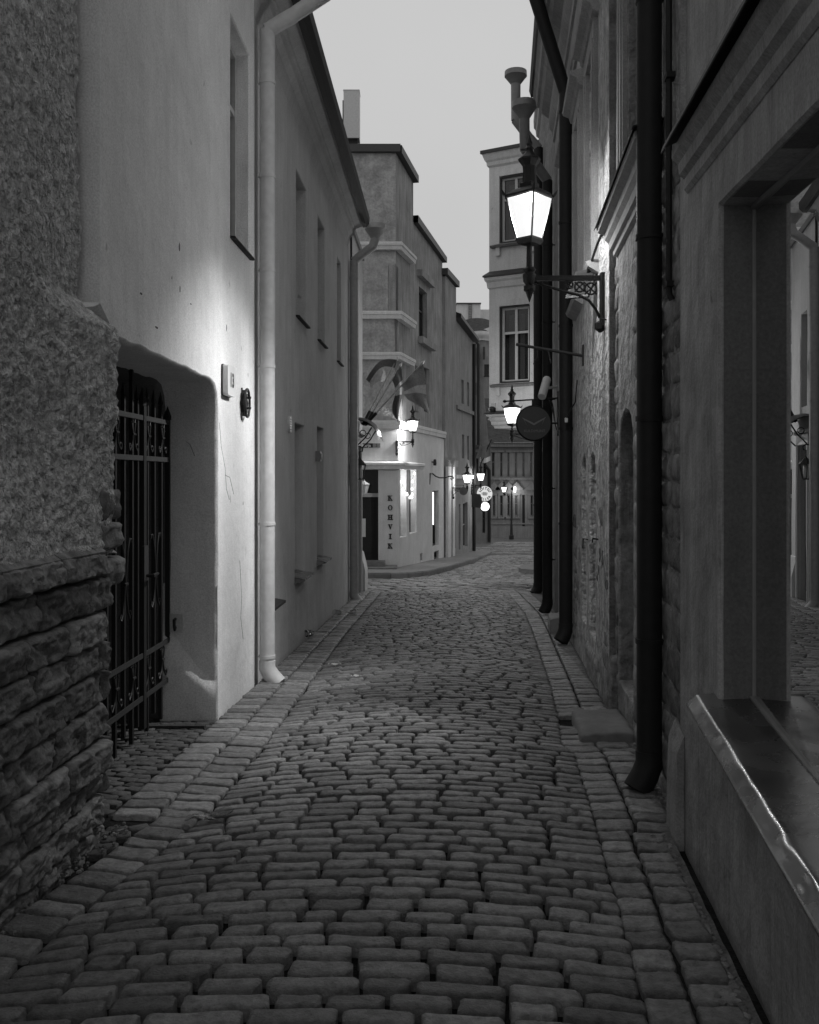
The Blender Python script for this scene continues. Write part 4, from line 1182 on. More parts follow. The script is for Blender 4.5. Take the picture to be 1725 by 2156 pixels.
# base stones
for a0, a1, zt, tt in ((8.0, 8.7, .0, .05), (8.9, 9.9, -.1, .06), (7.8, 8.05, .12, .05)):
    mb = MB(); block(mb, RW, a0, a1, G(a0) - .15, zt, tt - .04, .12, 8, 6, .04, .02, R.random() * 60); part('base_stone', mb, 'rubble', shs, smooth='all')

def step_block(label, x0, x1, y0, y1, zt, h, skew=0):
    mb = MB(); tmp = MB(); sett(tmp, (0, 0, 0), x1 - x0, y1 - y0, h, 0, (.03, -.0425), 12, 10, .025, .008, R.random() * 60)
    mb.add([Vector(((x0 + x1) / 2 + p.x + skew * p.y, (y0 + y1) / 2 + p.y, zt + p.z)) for p in tmp.v], tmp.f)
    return tag(part('doorstep', mb, 'kerb', smooth='all'), label, 'step')
step_block('broad grey stone doorstep in front of the tall blind niche', 1.26, 1.66, 6.78, 7.66, -.245, .2, .10)
step_block('small dark stone block standing against the wall before the third downpipe', 1.98, 2.32, 13.1, 13.9, -.36, .3, .1)

downpipe('thick near black downpipe nearest the shop corner', RN, 5.6, .085, 8.3, -.235, .073, 'pipe_dark', [5.9, 4.4, 3.0, 1.93, .62], kick=(.08, .1))
mb = MB(); mb.tube([RN(5.25, .03, 8), RN(5.25, .03, 2.62), RN(5.25, .012, 2.58)], .018, 8)
for zz in (2.65, 3.8, 5.2): mb.box(RN, 5.21, 5.29, 0, .05, zz, zz + .03)
tag(part('conduit', mb, 'pipe_dark', smooth=True), 'thin dark cable conduit between the thick black downpipe and the shop', 'conduit')
downpipe('dark downpipe with a long slanting neck under the stone house eaves', RW, 12.0, .09, 6.45, -.47, .083, 'pipe_dark', [6.2, 4.8, 3.5, 2.2, 1.0], [(12.0, .49, 7.72)], kick=(.07, .1))
downpipe('black downpipe with hopper standing free of the eaves beyond the round sign', RW, 16.0, .13, 6.6, -.68, .085, 'pipe_dark', [5.5, 4.2, 2.9, 1.4, .2], [(15.9, .30, 6.8), (15.6, .52, 7.0), (15.5, .53, 7.45)], (15.5, .53, 7.45), kick=(.07, .1), hmat='pipe_mid')
downpipe('black downpipe with the highest hopper at the far end of the lane', RW, 20.2, .12, 8.6, -.88, .10, 'pipe_dark', [7, 5.5, 4, 2.5, 1], [(20.2, .3, 8.8), (20.2, .60, 9.2), (20.2, .60, 9.95)], (20.2, .60, 9.95), kick=(.08, .1), hmat='pipe_mid')

# iron bar, cable end, flood light
br = thing('sign_bracket', 'bare iron bar bracket jutting over the lane below the lantern', 'bracket', RW(10.4, 0, 2.93))
bp_ = RW(10.4, 0, 2.93); be = P(1087, 725, 10.55)
mb = MB(); mb.tube([bp_, be], .017, 8); part('bar', mb, 'iron', br, smooth=True)
mb = MB(); mb.box(RW, 10.37, 10.43, 0, .02, 2.82, 3.05); part('plate', mb, 'iron', br)
q = bp_ + (be - bp_) * .68
mb = MB(); mb.tube([q, q - Vector((0, 0, .10)), q - Vector((.03, 0, .13))], .008, 6); mb.tube([q + (bp_ - be) * .16, q + (bp_ - be) * .20 - Vector((0, 0, .14))], .010, 6); part('hook', mb, 'iron', br, smooth=True)
fl = thing('flood_light', 'small square flood light tilted on the wall behind the lantern arm', 'flood light', RW(8.9, 0, 3.55))
ff = frame(RW(8.95, .30, 3.50), Vector((.65, -.75, 0)), Vector((-.55, -.45, -.4)))
tilt = Matrix.Rotation(rad(-28), 4, Vector((.65, -.75, 0)).normalized())
oc = RW(8.95, .14, 3.42)
ft = lambda a, t, z: oc + Vector((.80, -.45, 0)).normalized() * a + Vector((.35, .2, .85)).normalized() * z + Vector((-.45, -.78, .1)).normalized() * t
mb = MB(); mb.box(ft, -.11, .11, -.02, .02, -.15, .15); part('housing', mb, 'iron', fl)
mb = MB(); mb.box(ft, -.085, .085, .02, .026, -.12, .12); part('glass', mb, 'pipe_dark', fl)
mb = MB(); mb.tube([ft(0, -.02, .1), RW(8.6, .03, 3.72), RW(8.35, .0, 3.78)], .012, 6); part('bracket', mb, 'iron', fl, smooth=True)
ce = thing('cable_end', 'loose white tipped cable end sticking out of the worn wall', 'cable', RW(11.9, 0, 2.3))
mb = MB(); mb.tube([RW(11.2, .01, 2.75), RW(11.35, .02, 2.5), RW(11.6, .06, 2.42), RW(11.75, .10, 2.33)], .008, 6); part('cable', mb, 'iron', ce, smooth=True)
mb = MB(); mb.lathe(RW(11.75, .10, 2.28), [(.018, 0), (.022, .05), (.008, .06)], 8); part('tip', mb, 'white_paint', ce, smooth=True)
# small bricked iron hooks in the worn wall
for (yy, zz) in ((8.85, 1.02), (9.9, .95), (8.15, 2.95)):
    mb = MB(); mb.tube([RW(yy, -.01, zz), RW(yy, .05, zz + .01), RW(yy + .01, .055, zz - (.09 if yy > 9 else .03))], .007, 6)
    tag(part('wall_iron', mb, 'iron', smooth=True), {8.85: 'bent iron pin in the worn wall beside the wider slit niche', 9.9: 'bent iron pin in the worn wall between the two slit niches', 8.15: 'short iron pin in the worn wall below the lantern bracket'}[yy], 'iron pin')

# ================================================================== RIGHT: second house to the end of the lane
h2 = thing('tall_house', 'tall dark rendered house at the far end of the lane behind the round sign', 'house', (2.7, 19, -.9))
opn = [rect(16.9, 17.6, 3.4, 5.5), rect(18.6, 19.3, 3.4, 5.5), rect(18.3, 19.1, -.2, 2.0)]
mb = MB(); mb.wall(RW, rect(15.2, 23.0, -1.7, 10.2), opn, [.15] * 3, .01)
mb.add([RW(15.2, 0, 7.5), RW(15.2, -5, 7.5), RW(15.2, -5, 10.2), RW(15.2, 0, 10.2)], [(0, 1, 2, 3)])
mb.add([RW(23, 0, -1.7), RW(23, -9, -1.7), RW(23, -9, 10.2), RW(23, 0, 10.2)], [(0, 1, 2, 3)])
part('wall', mb, 'stone_house_dark', h2, smooth=35)
for o_ in opn: window(h2, RW, o_[0][0] + .01, o_[1][0] - .01, o_[0][1] + .01, o_[2][1] - .01, .12, 2, (.6,), 'frame_grey')
mb = MB(); mb.prism(RW, [(0, 9.8), (.06, 9.85), (.08, 10.0), (.12, 10.05), (.13, 10.22), (0, 10.26)], 15.2, 23.0); part('cornice', mb, 'trim_right', h2, smooth=20)
mb = MB(); mb.add([RW(15.1, .12, 10.25), RW(23.1, .12, 10.25), RW(23.1, -5, 13), RW(15.1, -5, 13)], [(0, 1, 2, 3)]); part('roof', mb, 'roof', h2)

# round hanging sign
sg = thing('round_sign', 'round dark hanging sign with faint winged emblem on an iron bar', 'sign', RW(15.06, 0, 2.85))
sc = P(1124, 891, 15.0)
sf = lambda a, t, z: Vector((sc.x + a, sc.y - t, sc.z + z))
circ = [(.262 * math.cos(2 * math.pi * i / 40), .262 * math.sin(2 * math.pi * i / 40)) for i in range(40)]
mb = MB(); mb.poly(sf, circ, -.03, .03); part('face', mb, 'sign_dark', sg)
mb = MB(); mb.tube([sf(.268 * math.cos(q), 0, .268 * math.sin(q)) for q in [2 * math.pi * i / 48 for i in range(49)]], .017, 8); part('rim', mb, 'black_paint', sg, smooth=True)
mb = MB()
mb.poly(sf, [(-.195, .09), (-.02, .01), (0, -.005), (.02, .01), (.195, .10), (.16, .06), (.0, -.035), (-.15, .05)], .031, .033)
mb.poly(sf, [(-.17, .075), (-.155, .06), (-.11, -.045)], .031, .033); mb.poly(sf, [(.175, .085), (.12, -.04), (.155, .06)], .031, .033)
part('emblem', mb, 'sign_mark', sg)
part('lettering', text_mesh('KULD|MUNT', .058, lambda x, t, z: sf(x + .01, .030 + t, z - .125), .003, .0), 'sign_mark', sg)
mb = MB(); mb.tube([P(1063, 845, 15.0), RW(15.0, .0, zv(838, 15.0))], .012, 8); mb.lathe(P(1063, 848.5, 15.0), [(.002, -.0), (.025, .012), (.03, .026), (.025, .04), (.002, .052)], 10); part('bar', mb, 'iron', sg, smooth=True)
mb = MB(); mb.box(sf, -.03, .03, -.012, .012, .27, .36); part('hanger', mb, 'iron', sg)
mb = MB(); mb.tube([sf(.27, 0, 0), RW(15.0, 0, sc.z)], .014, 8); mb.box(RW, 14.97, 15.03, 0, .025, sc.z - .2, sc.z + .5); part('wall_stay', mb, 'iron', sg)
cc = thing('security_camera', 'white bullet security camera tilted down above the round sign', 'camera', RW(15.3, 0, 3.05))
ca, cb = P(1152, 798, 15.2), P(1141, 836, 14.9)
mb = MB(); dd = (cb - ca).normalized(); mb.tube([ca - dd * .01, ca, ca + dd * .02, cb - dd * .01, cb], [.03, .062, .068, .066, .06], 14); part('body', mb, 'white_paint', cc, smooth=30)
mb = MB(); mb.tube([(ca + cb) / 2 + Vector((.05, .02, 0)), RW(15.4, .0, (ca.z + cb.z) / 2 + .05)], .02, 8); part('bracket', mb, 'white_paint', cc, smooth=True)
mb = MB(); mb.tube([P(1155, 838, 15), P(1162, 860, 15), P(1168, 880, 15), P(1164, 850, 15.1), P(1160, 845, 15.1), P(1172, 905, 15.1)], .007, 5); part('cable', mb, 'iron', cc, smooth=True)

wall_lantern('lit wall lantern behind the round sign at the far end of the lane', RW(22.2, 0, 2.43), (-1, -.03, 0), .66, 2.86, 1.0, 800, 'lamp_far', down=.08)

# ================================================================== RIGHT: shop in front
sh = thing('shop', 'plain rendered shop house with a large deep display window', 'shop', (1.3, 3, -.15))
def tl(Y): return .07 * (Y - 3.0)
def SS(Y, t, z): return SW(Y, t, z + tl(Y))          # the old house has settled: its lines rise gently along the lane
wz0, wz1 = .60, 2.665
hole = wobble(rect(.3, 3.91, wz0, wz1), .3, .005, 1)
mb = MB(); mb.wall(SS, [(-1.5, -.6), (4.82, -.6), (4.82, 3.02), (-1.5, 3.02)], [hole], [.14], .012)
mb.add([SS(4.82, 0, -.7), SS(4.82, -.4, -.7), SS(4.82, -.4, 8), SS(4.82, 0, 8)], [(0, 1, 2, 3)])
mb.add([SS(-1.5, -.03, 3.02), SS(4.82, -.03, 3.02), SS(4.82, -.03, 8.0), SS(-1.5, -.03, 8.0)], [(0, 1, 2, 3)])
part('wall', mb, 'shop_plaster', sh, smooth=35)
mb = MB(); mb.prism(SS, [(0.002, -.7), (.05, -.7), (.045, -.1), (.035, .12), (0.002, .20)], 4.70, 4.97); part('corner_foot', mb, 'shop_plaster', sh, smooth=30)
mb = MB(); mb.prism(SS, [(0.003, 2.86), (.02, 2.88), (.02, 2.93), (.045, 2.95), (.05, 3.0), (.08, 3.03), (.08, 3.07), (0.003, 3.08)], -1.5, 4.6); part('cornice', mb, 'shop_plaster', sh, smooth=20)
mb = MB(); mb.prism(SS, [(-.04, 3.16), (.115, 3.085), (.125, 3.06), (.13, 3.062), (.12, 3.095), (-.04, 3.175)], -1.5, 4.62); part('flashing', mb, 'pipe_dark', sh)
# window: pale bead, glass, dark room behind
wi = MB(); gl = (.31, 3.90, wz0 + .01, wz1 - .01)
d = .14
wi.box(SS, gl[1] - .008, gl[1], -d - .03, -d + .004, gl[2], gl[3]); wi.box(SS, gl[0], gl[0] + .03, -d - .03, -d + .022, gl[2], gl[3])
wi.box(SS, gl[0] + .03, gl[1] - .008, -d - .03, -d + .016, gl[2], gl[2] + .03); wi.box(SS, gl[0] + .03, gl[1] - .008, -d - .03, -d + .010, gl[3] - .02, gl[3])
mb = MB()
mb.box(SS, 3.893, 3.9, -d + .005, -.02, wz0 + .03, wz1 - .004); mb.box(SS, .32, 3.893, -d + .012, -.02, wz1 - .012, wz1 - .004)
part('reveal_shade_lining', mb, 'reveal_shade', sh)  # thin sheets added over jamb and lintel to carry the shaded grey
wobj = part('window', wi, 'frame_grey', sh)
mb = MB(); mb.add([SS(gl[0] + .02, -d + .038, gl[2] + .02), SS(gl[1] - .006, -d - .004, gl[2] + .02), SS(gl[1] - .006, -d - .004, gl[3] - .01), SS(gl[0] + .02, -d + .038, gl[3] - .01)], [(0, 1, 2, 3)])
part('pane', mb, 'shop_glass', wobj)
mb = MB()
b = [SS(a, t, z) for t in (-d - .006, -3.2) for a, z in ((-1.2, -.2), (4.6, -.2), (4.6, 3.0), (-1.2, 3.0))]
mb.add(b, [(0, 1, 5, 4), (1, 2, 6, 5), (2, 3, 7, 6), (3, 0, 4, 7), (4, 5, 6, 7)])
part('room', mb, 'room', sh)
def sill_fn(a, b):
    Y = .25 + 3.73 * a
    dent = .0
    for y0, w, amp in ((2.62, .05, .016), (2.42, .04, -.012), (3.25, .05, .006), (3.5, .04, -.008), (3.05, .04, .005), (2.1, .08, .008), (1.7, .05, .01)):
        dent += amp * math.exp(-((Y - y0) / w) ** 2)
    wv = .0015 * noise.noise(Vector((Y * 7, b * 3, 0)))
    if b < .55: t, z = -.135 + b / .55 * .205, .655 - .012 * b / .55
    elif b < .62:                                   # soft fold into the sloping lip
        q = (b - .55) / .07; t, z = .070 + .012 * q, .643 - .006 * q * q
    elif b < .90:
        q = (b - .62) / .28; t, z = .082 + .040 * q, .637 - .034 * q
        dent *= .35
        t += dent * .6 * math.sin(math.pi * min(1, q + .25)); z += dent * .8 * math.sin(math.pi * min(1, q + .25)) + .002 * noise.noise(Vector((Y * 9, q * 2, 4)))
    else:
        q = (b - .90) / .10; t, z = .122 - .012 * q, .603 - .022 * q
    return SS(Y, t, z - .022 + wv)
mb = MB(); mb.grid(sill_fn, 260, 24)
zs_ = part('window_sill', mb, 'zinc_sill', sh, smooth='all')
mb = MB(); mb.prism(SS, [(-.135, .63), (.07, .612), (.085, .60), (.06, .585), (-.135, .585)], 3.96, 3.985); part('sill_end', mb, 'pipe_dark', sh)
mb = MB(); mb.add([SS(-1.5, -.03, 8), SS(4.85, -.03, 8), SS(4.85, -5, 11), SS(-1.5, -5, 11)], [(0, 1, 2, 3)]); part('roof', mb, 'roof', sh)

# ================================================================== END OF LANE: cafe building
def CC(a, t, z): return Vector((a, 28 - t, z))
def CF(Y, t, z): return Vector((-6.811 + .231 * Y + .974 * t, Y - .225 * t, z))
def YC(u): return 6.811 / (.231 - (u - 862.5) / 2000)
def CR(u0, u1, vt, vb):
    a, b = YC(u0), YC(u1); m = (a + b) / 2
    return rect(a, b, zv(vb, m), zv(vt, m))
XC = -.343
cafe = thing('cafe_building', 'tall corner cafe building with chamfered front, string courses and KOHVIK lettering', 'building', (XC, 28, -1.1))
zc = lambda v: zv(v, 28)
door_h = rect(-2.2, -.92, zc(1188), zc(989))
ZB1, ZB2, ZA = zc(900), zc(757), zc(672)
mb = MB(); mb.wall(CC, [(-9, -1.6), (XC, -1.6), (XC, zc(892)), (-9, zc(892))], [door_h], [.42], .0); part('wall', mb, 'cafe_smooth', cafe)
mb = MB(); mb.wall(CC, [(-9, zc(892)), (XC - .06, zc(892)), (XC - .06, zc(320)), (-9, zc(320))]); part('upper_wall', mb, 'cafe_rough', cafe)
w1, w2, w3 = CR(842, 856, 988, 1131), CR(862, 877, 988, 1122), CR(911, 924, 1033, 1150)
w4, w5 = CR(885, 890, 1165, 1181), CR(914, 924, 1160, 1178)
YE1, YE2 = YC(873), YC(935)
low_h = [w1, w2, w3, w4, w5]
mb = MB(); mb.wall(CF, [(28, -1.9), (YE2, -2.2), (YE2, 3.0), (28, zc(892))], low_h, [.24, .24, .18, .12, .12]); part('wall', mb, 'cafe_smooth', cafe)
ups_ = [CR(836.5, 843, 560, 663), CR(845, 851, 775, 880), CR(850, 862, 690, 735)][:2] + [CR(886, 903, 610, 715), CR(897, 908, 775, 868), CR(878, 886, 770, 868)]
mb = MB(); mb.wall(lambda a, t, z: CF(a, t - .06, z), [(28.0, zc(892)), (YE2, 3.0), (YE2, 9.55), (YE1, 9.75), (YE1, 11.0), (28.0, zc(320))], ups_, [.2] * len(ups_)); part('upper_wall', mb, 'cafe_side', cafe)
for hset, fr_h, dd_ in ((low_h[:2], CF, .21), (low_h[2:3], CF, .15), (low_h[3:], CF, .1), (ups_, lambda a, t, z: CF(a, t - .06, z), .17)):
    for h_ in hset:
        window(cafe, fr_h, h_[0][0] + .005, h_[1][0] - .005, h_[0][1] + .005, h_[2][1] - .005, dd_, 1, (.6,) if h_[2][1] - h_[0][1] > 1 else (), 'frame_dark', .06)
# string courses round the chamfer and along the side
def band(z0, z1, pr, y1, mat='cafe_smooth', drop=0.0):
    prof = [(-.07, z0), (pr * .7, z0), (pr * .8, z0 + (z1 - z0) * .5), (pr, z0 + (z1 - z0) * .55), (pr, z1 - .03), (pr * .9, z1), (-.07, z1 + .03)]
    n = len(prof)
    A = [CC(-9, t, z) for t, z in prof]
    k = .80
    B = [Vector((XC + t * k, 28 - t, z)) for t, z in prof]
    Cc = [CF(y1, t, z) for t, z in prof]
    mb = MB(); mb.add(A + B + Cc, [(s * n + i, s * n + (i + 1) % n, (s + 1) * n + (i + 1) % n, (s + 1) * n + i) for s in (0, 1) for i in range(n)] + [tuple(range(2 * n, 3 * n))])
    part('string_course', mb, mat, cafe)
band(zc(902), zc(886), .10, YE2)
band(zc(757), zc(742), .13, YC(868))
band(zc(672), zc(656), .16, YC(868))
band(zc(527), zc(511), .16, YC(868))
band(zc(988), zc(973), .26, YC(880))
mb = MB(); mb.box(CF, YC(882), YC(909), -.07, .12, zv(603, 32.5), zv(590, 32.5)); part('hood', mb, 'cafe_side', cafe)
mb = MB(); mb.box(CF, YC(884), YC(913), -.07, .12, zv(735, 32.5), zv(722, 32.5)); part('hood', mb, 'cafe_side', cafe)
# parapet copings
mb = MB()
zt0, zt1 = zc(322), zc(306)
mb.box(CC, -9, XC + .08, -.4, .14, zt0, zt1); part('coping', mb, 'roof_metal', cafe)
mb = MB(); mb.add([CF(28, .12, zt0), CF(YE1 + .1, .12, 10.98), CF(YE1 + .1, .12, 11.2), CF(28, .12, zt1), CF(28, -2, zt0), CF(YE1 + .1, -2, 10.98), CF(YE1 + .1, -2, 11.2), CF(28, -2, zt1)], [(0, 1, 2, 3), (4, 7, 6, 5), (0, 4, 5, 1), (3, 2, 6, 7), (1, 5, 6, 2)]); part('coping', mb, 'roof_metal', cafe)
mb = MB(); mb.add([CF(YE1 + .1, .1, 9.72), CF(YE2 + .1, .1, 9.52), CF(YE2 + .1, .1, 9.72), CF(YE1 + .1, .1, 9.95), CF(YE1 + .1, -3, 9.72), CF(YE2 + .1, -3, 9.52), CF(YE2 + .1, -3, 9.72), CF(YE1 + .1, -3, 9.95)], [(0, 1, 2, 3), (4, 7, 6, 5), (0, 4, 5, 1), (3, 2, 6, 7), (1, 5, 6, 2)]); part('coping', mb, 'roof_metal', cafe)
mb = MB(); mb.add([CF(YE1 + .08, -.06, 9.5), CF(YE1 + .08, -3, 9.5), CF(YE1 + .08, -3, 11), CF(YE1 + .08, -.06, 11), CF(YE2, -.06, 2), CF(YE2, -3, 2), CF(YE2, -3, 9.6), CF(YE2, -.06, 9.6)], [(0, 1, 2, 3), (4, 5, 6, 7)]); part('end_wall', mb, 'cafe_side', cafe)
# door, transom, steps
mb = MB(); mb.box(CC, -2.2, -.92, -.44, -.40, zc(1188), zc(1047)); mb.box(CC, -1.75, -1.05, -.40, -.38, zc(1165), zc(1060)); part('door', mb, 'wood_dark', cafe)
mb = MB(); mb.box(CC, -2.2, -.92, -.43, -.35, zc(1047), zc(1039)); part('transom', mb, 'frame_pale', cafe)
mb = MB(); mb.box(CC, -2.2, -.92, -.44, -.41, zc(1039), zc(989)); part('pane', mb, 'pane', cafe)
for (x0, x1, t1, v1, v0) in ((-3.2, -.72, .55, 1177, 1188), (-3.4, -.36, .95, 1187, 1199)):
    mb = MB(); mb.box(CC, x0, x1, .0, t1, zc(v0) - .25, zc(v1) - .03); part('step', mb, 'kerb', cafe)
mb = MB(); mb.box(CC, -1.5, -1.31, -.39, -.36, zc(1132), zc(1093)); part('menu_card', mb, 'white_paint', cafe)
# lettering KOHVIK, slab serif, one letter below the other
def ser(mb, fr, x, z0, z1, w=.038, s=.062, sh=.026):
    mb.box(fr, x - w / 2, x + w / 2, 0, .02, z0 + sh, z1 - sh); mb.box(fr, x - s / 2, x + s / 2, 0, .0205, z0, z0 + sh); mb.box(fr, x - s / 2, x + s / 2, 0, .0205, z1 - sh, z1)
def letter(chv, x, z):
    h, w = .155, .145
    fr = lambda a, t, zz: CC(x + a, t, z + zz)
    mb = MB()
    if chv in 'KH':
        ser(mb, fr, -w * .27, -h / 2, h / 2, .04, .078)
    if chv == 'H':
        ser(mb, fr, w * .27, -h / 2, h / 2, .04, .078); mb.box(fr, -w * .27 + .02, w * .27 - .02, 0, .019, -.014, .014)
    if chv == 'K':
        mb.poly(fr, [(-w * .16, -.012), (w * .20, h / 2 - .02), (w * .42, h / 2 - .02), (w * .42, h / 2), (w * .10, h / 2), (w * .10, h / 2 - .02), (-w * .16, .018)], 0, .019)
        mb.poly(fr, [(-w * .06, .005), (w * .10, .02), (w * .38, -h / 2 + .024), (w * .48, -h / 2 + .024), (w * .48, -h / 2), (w * .10, -h / 2), (w * .10, -h / 2 + .02)], 0, .018)
    if chv == 'I': ser(mb, fr, 0, -h / 2, h / 2, .042, .085)
    if chv == 'V':
        mb.poly(fr, [(-w * .36, h / 2 - .02), (-w * .08, h / 2 - .02), (w * .05, -.02), (w * .2, h / 2 - .02), (w * .32, h / 2 - .02), (w * .07, -h / 2), (-w * .05, -h / 2)], 0, .019)
        mb.box(fr, -w * .48, -w * .02, 0, .02, h / 2 - .022, h / 2); mb.box(fr, w * .08, w * .46, 0, .02, h / 2 - .022, h / 2)
    if chv == 'O':
        nn_ = 24; vs = []; 
        for i in range(nn_):
            q = 2 * math.pi * i / nn_
            for (rx, rz) in ((w * .47, h * .5), (w * .22, h * .38)):
                for tt in (0, .02): vs.append(fr(rx * math.cos(q), tt, rz * math.sin(q)))
        fs = []
        for i in range(nn_):
            j = (i + 1) % nn_
            fs += [(4 * i + 1, 4 * j + 1, 4 * j + 3, 4 * i + 3), (4 * i, 4 * i + 1, 4 * j + 1, 4 * j), (4 * i + 2, 4 * j + 2, 4 * j + 3, 4 * i + 3)]
        mb.add(vs, fs)
    part('letter', mb, 'black_paint', cafe)
for i, chv in enumerate('KOHVIK'): letter(chv, (822 - 862.5) / 2000 * 28, zc(1048.8 + i * 20.15))
# street plate
st = thing('street_plate', 'street name plate reading Karja with a white number 5 on the cafe corner', 'street sign', CC(-1.15, 0, zc(938)))
stf = lambda a, t, z: CC(-1.15 + a, t, zc(938) + z)
mb = MB(); mb.box(stf, -.42, .07, .0, .02, -.065, .065); part('name_plate', mb, 'black_paint', st)
mb = MB(); mb.box(stf, .07, .29, .0, .021, -.065, .065); mb.box(stf, .085, .275, .021, .023, -.05, .05); part('number_plate', mb, 'frame_grey', st)
part('lettering', text_mesh('Karja', .12, lambda x, t, z: stf(x - .12, .02 + t, z), .003, .0015), 'white_paint', st)
part('digit', text_mesh('5', .12, lambda x, t, z: stf(x + .18, .023 + t, z), .003, .0015), 'black_paint', st)
# unlit white lantern beside the cafe door
cl = thing('door_lantern', 'unlit white glass lantern beside the cafe door', 'lantern', P(768, 1030, 27.7))
c0 = P(767, 1028, 27.6)
mb = MB(); mb.lathe(c0, [(.09, -.15), (.16, .10), (.155, .11)], 4, .3); part('lamp_glass', mb, 'frame_pale', cl)
mb = MB(); mb.lathe(c0, [(.18, .11), (.02, .22), (.01, .25)], 4, .3); part('roof', mb, 'frame_pale', cl)
mb = MB(); mb.tube([c0 + Vector((0, 0, .22)), c0 + Vector((-.25, .3, .3)), CC(-1.9, -.0, c0.z + .3)], .012, 6); part('bracket', mb, 'iron', cl)
# string of bulbs in the cafe windows
sl = thing('string_lights', 'string of small glowing bulbs hanging in the two cafe windows', 'string lights', CF(30, -.1, .8))
pts_b = [(738, 300, .05), (755, 400, .05), (805, 465, .06), (845, 508, .06), (868, 503, .06), (876, 467, .05), (876, 396, .05), (881, 300, .05), (904, 192, .05)]
bl = []
for zx, zy, t in pts_b:
    u, v = 724.5 + .16 * zx, 966 + .16 * zy
    a = YC(u); p = CF(a, t, zv(v, a)); bl.append(p)
    mb = MB(); mb.lathe(p, [(.006, -.045), (.024, -.036), (.034, -.015), (.03, .01), (.016, .03), (.014, .05)], 10); part('bulb', mb, 'bulb', sl, smooth=True)
mb = MB(); mb.tube([p + Vector((0, 0, .06)) for p in bl], .006, 5); part('cable', mb, 'iron', sl)
for h_, vv in ((w1, 1040), (w1, 1010), (w2, 1000), (w2, 1038)):
    wl_ = bpy.data.lights.new('window_light', 'POINT'); wl_.energy = 10; wl_.shadow_soft_size = .05
    wo = bpy.data.objects.new('window_light', wl_); COL.objects.link(wo); wo.parent = sl; ym = h_[0][0] * .6 + h_[1][0] * .4
    wo.location = CF(ym, -.12, zv(vv, ym)) - Vector(sl.location)
# light tube in the third window
lt = tag(part('light_tube', MB().box(CF, w3[0][0] + .04, w3[0][0] + .12, -.03, .02, zv(1104, 33.2), zv(1036, 33.2)), 'tube'), 'upright bright light tube in the third cafe window', 'light')
mb = MB(); c0 = CF(YC(910), .1, zv(973, 33)); mb.lathe(c0, [(.05, -.12), (.06, -.05), (.05, .08), (.02, .1)], 8); mb.tube([c0, CF(YC(909), 0, c0.z)], .02, 6)
tag(part('wall_spot', mb, 'iron'), 'small dark spot lamp high on the cafe side wall', 'lamp')
# curled sign arm on the cafe side
ca_ = thing('scroll_bracket', 'long curled iron sign arm on the cafe side wall', 'bracket', CF(YC(905), 0, zv(1005, 33)))
def ca_p(u, v, k): return P(u, v, k)
pts_c = [CF(YC(905), .0, zv(1020, 32.8)), CF(YC(905), .02, zv(997, 32.8)), P(911, 997, 32.9), P(918, 1003, 33.0), P(926, 1006, 33.1), P(937, 1006, 33.2), P(946, 1003, 33.3), P(953, 1003, 33.4), P(955, 1007, 33.4), P(952, 1010, 33.4), P(949, 1008, 33.4), P(951, 1005.5, 33.4)]
mb = MB(); mb.tube(pts_c, .022, 6); part('arm', mb, 'iron', ca_, smooth=True)
wall_lantern('lit wall lantern on the chamfered corner of the cafe building', Vector((XC - .06, 28.0, zc(941))), (1, -.12, 0), .50, zc(908), .84, 560, 'lamp_far', down=.16)

# antenna cabinet on the cafe roof
ab = thing('roof_cabinet', 'upright pale cabinet standing on the cafe roof', 'cabinet', P(741, 306, 28.6))
k = P(741, 295, 28.6)
mb = MB(); mb.box(lambda a, t, z: k + Vector((a, t, z)), -.235, .235, -.2, .3, 0, 1.42); mb.box(lambda a, t, z: k + Vector((a, t, z)), -.245, .245, -.21, .31, 1.42, 1.44); part('cabinet', mb, 'frame_pale', ab)
mb = MB(); mb.box(lambda a, t, z: k + Vector((a, t, z)), -.28, -.24, .0, .1, -.1, 1.2); mb.box(lambda a, t, z: k + Vector((a, t, z)), -.2, .18, -.1, .2, -.2, -.004); part('mount', mb, 'pipe_dark', ab)

# ================================================================== houses beyond the cafe
YE3, YE4 = YC(958), YC(996)
t3 = thing('narrow_house', 'narrow grey house with pilasters next to the cafe building', 'house', (1.5, 35.5, -1.4))
CN = lambda a, t, z: CF(a, t + .05, z)
o3 = [CR(951, 957, 1067, 1155)]
mb = MB(); mb.wall(CN, [(YE2 + .01, -2.2), (YE3, -2.3), (YE3, 9.0), (YE2 + .01, 9.05)], o3, [.15]); part('wall', mb, 'grey_house', t3)
for h_ in o3: window(t3, CN, h_[0][0] + .005, h_[1][0] - .005, h_[0][1], h_[2][1], .12, 1, (.5,), 'frame_grey')
for u0, u1 in ((936, 942), (946, 950.5)):
    mb = MB(); mb.box(CN, YC(u0), YC(u1), 0, .10, -2, 2.0); part('pilaster', mb, 'cafe_smooth', t3)
mb = MB(); mb.box(CN, YE2 - .12, YE3 + .12, -3, .12, 9.05, 9.28); part('coping', mb, 'roof_metal', t3)
mb = MB(); mb.add([CN(YE3, 0, 0), CN(YE3, -3, 0), CN(YE3, -3, 9), CN(YE3, 0, 9), CN(YE2 + .01, 0, 9), CN(YE2 + .01, -3, 9), CN(YE2 + .01, -3, 2), CN(YE2 + .01, 0, 2)], [(0, 1, 2, 3), (4, 5, 6, 7)]); part('end_wall', mb, 'grey_house', t3)
mb = MB(); mb.box(CN, YE2 + .1, YE3, 0, .09, 2.0, 2.25); part('string_course', mb, 'grey_house', t3)
t4 = thing('end_house', 'low dark house with a pitched eave at the bend of the street', 'house', (2.4, 39, -1.6))
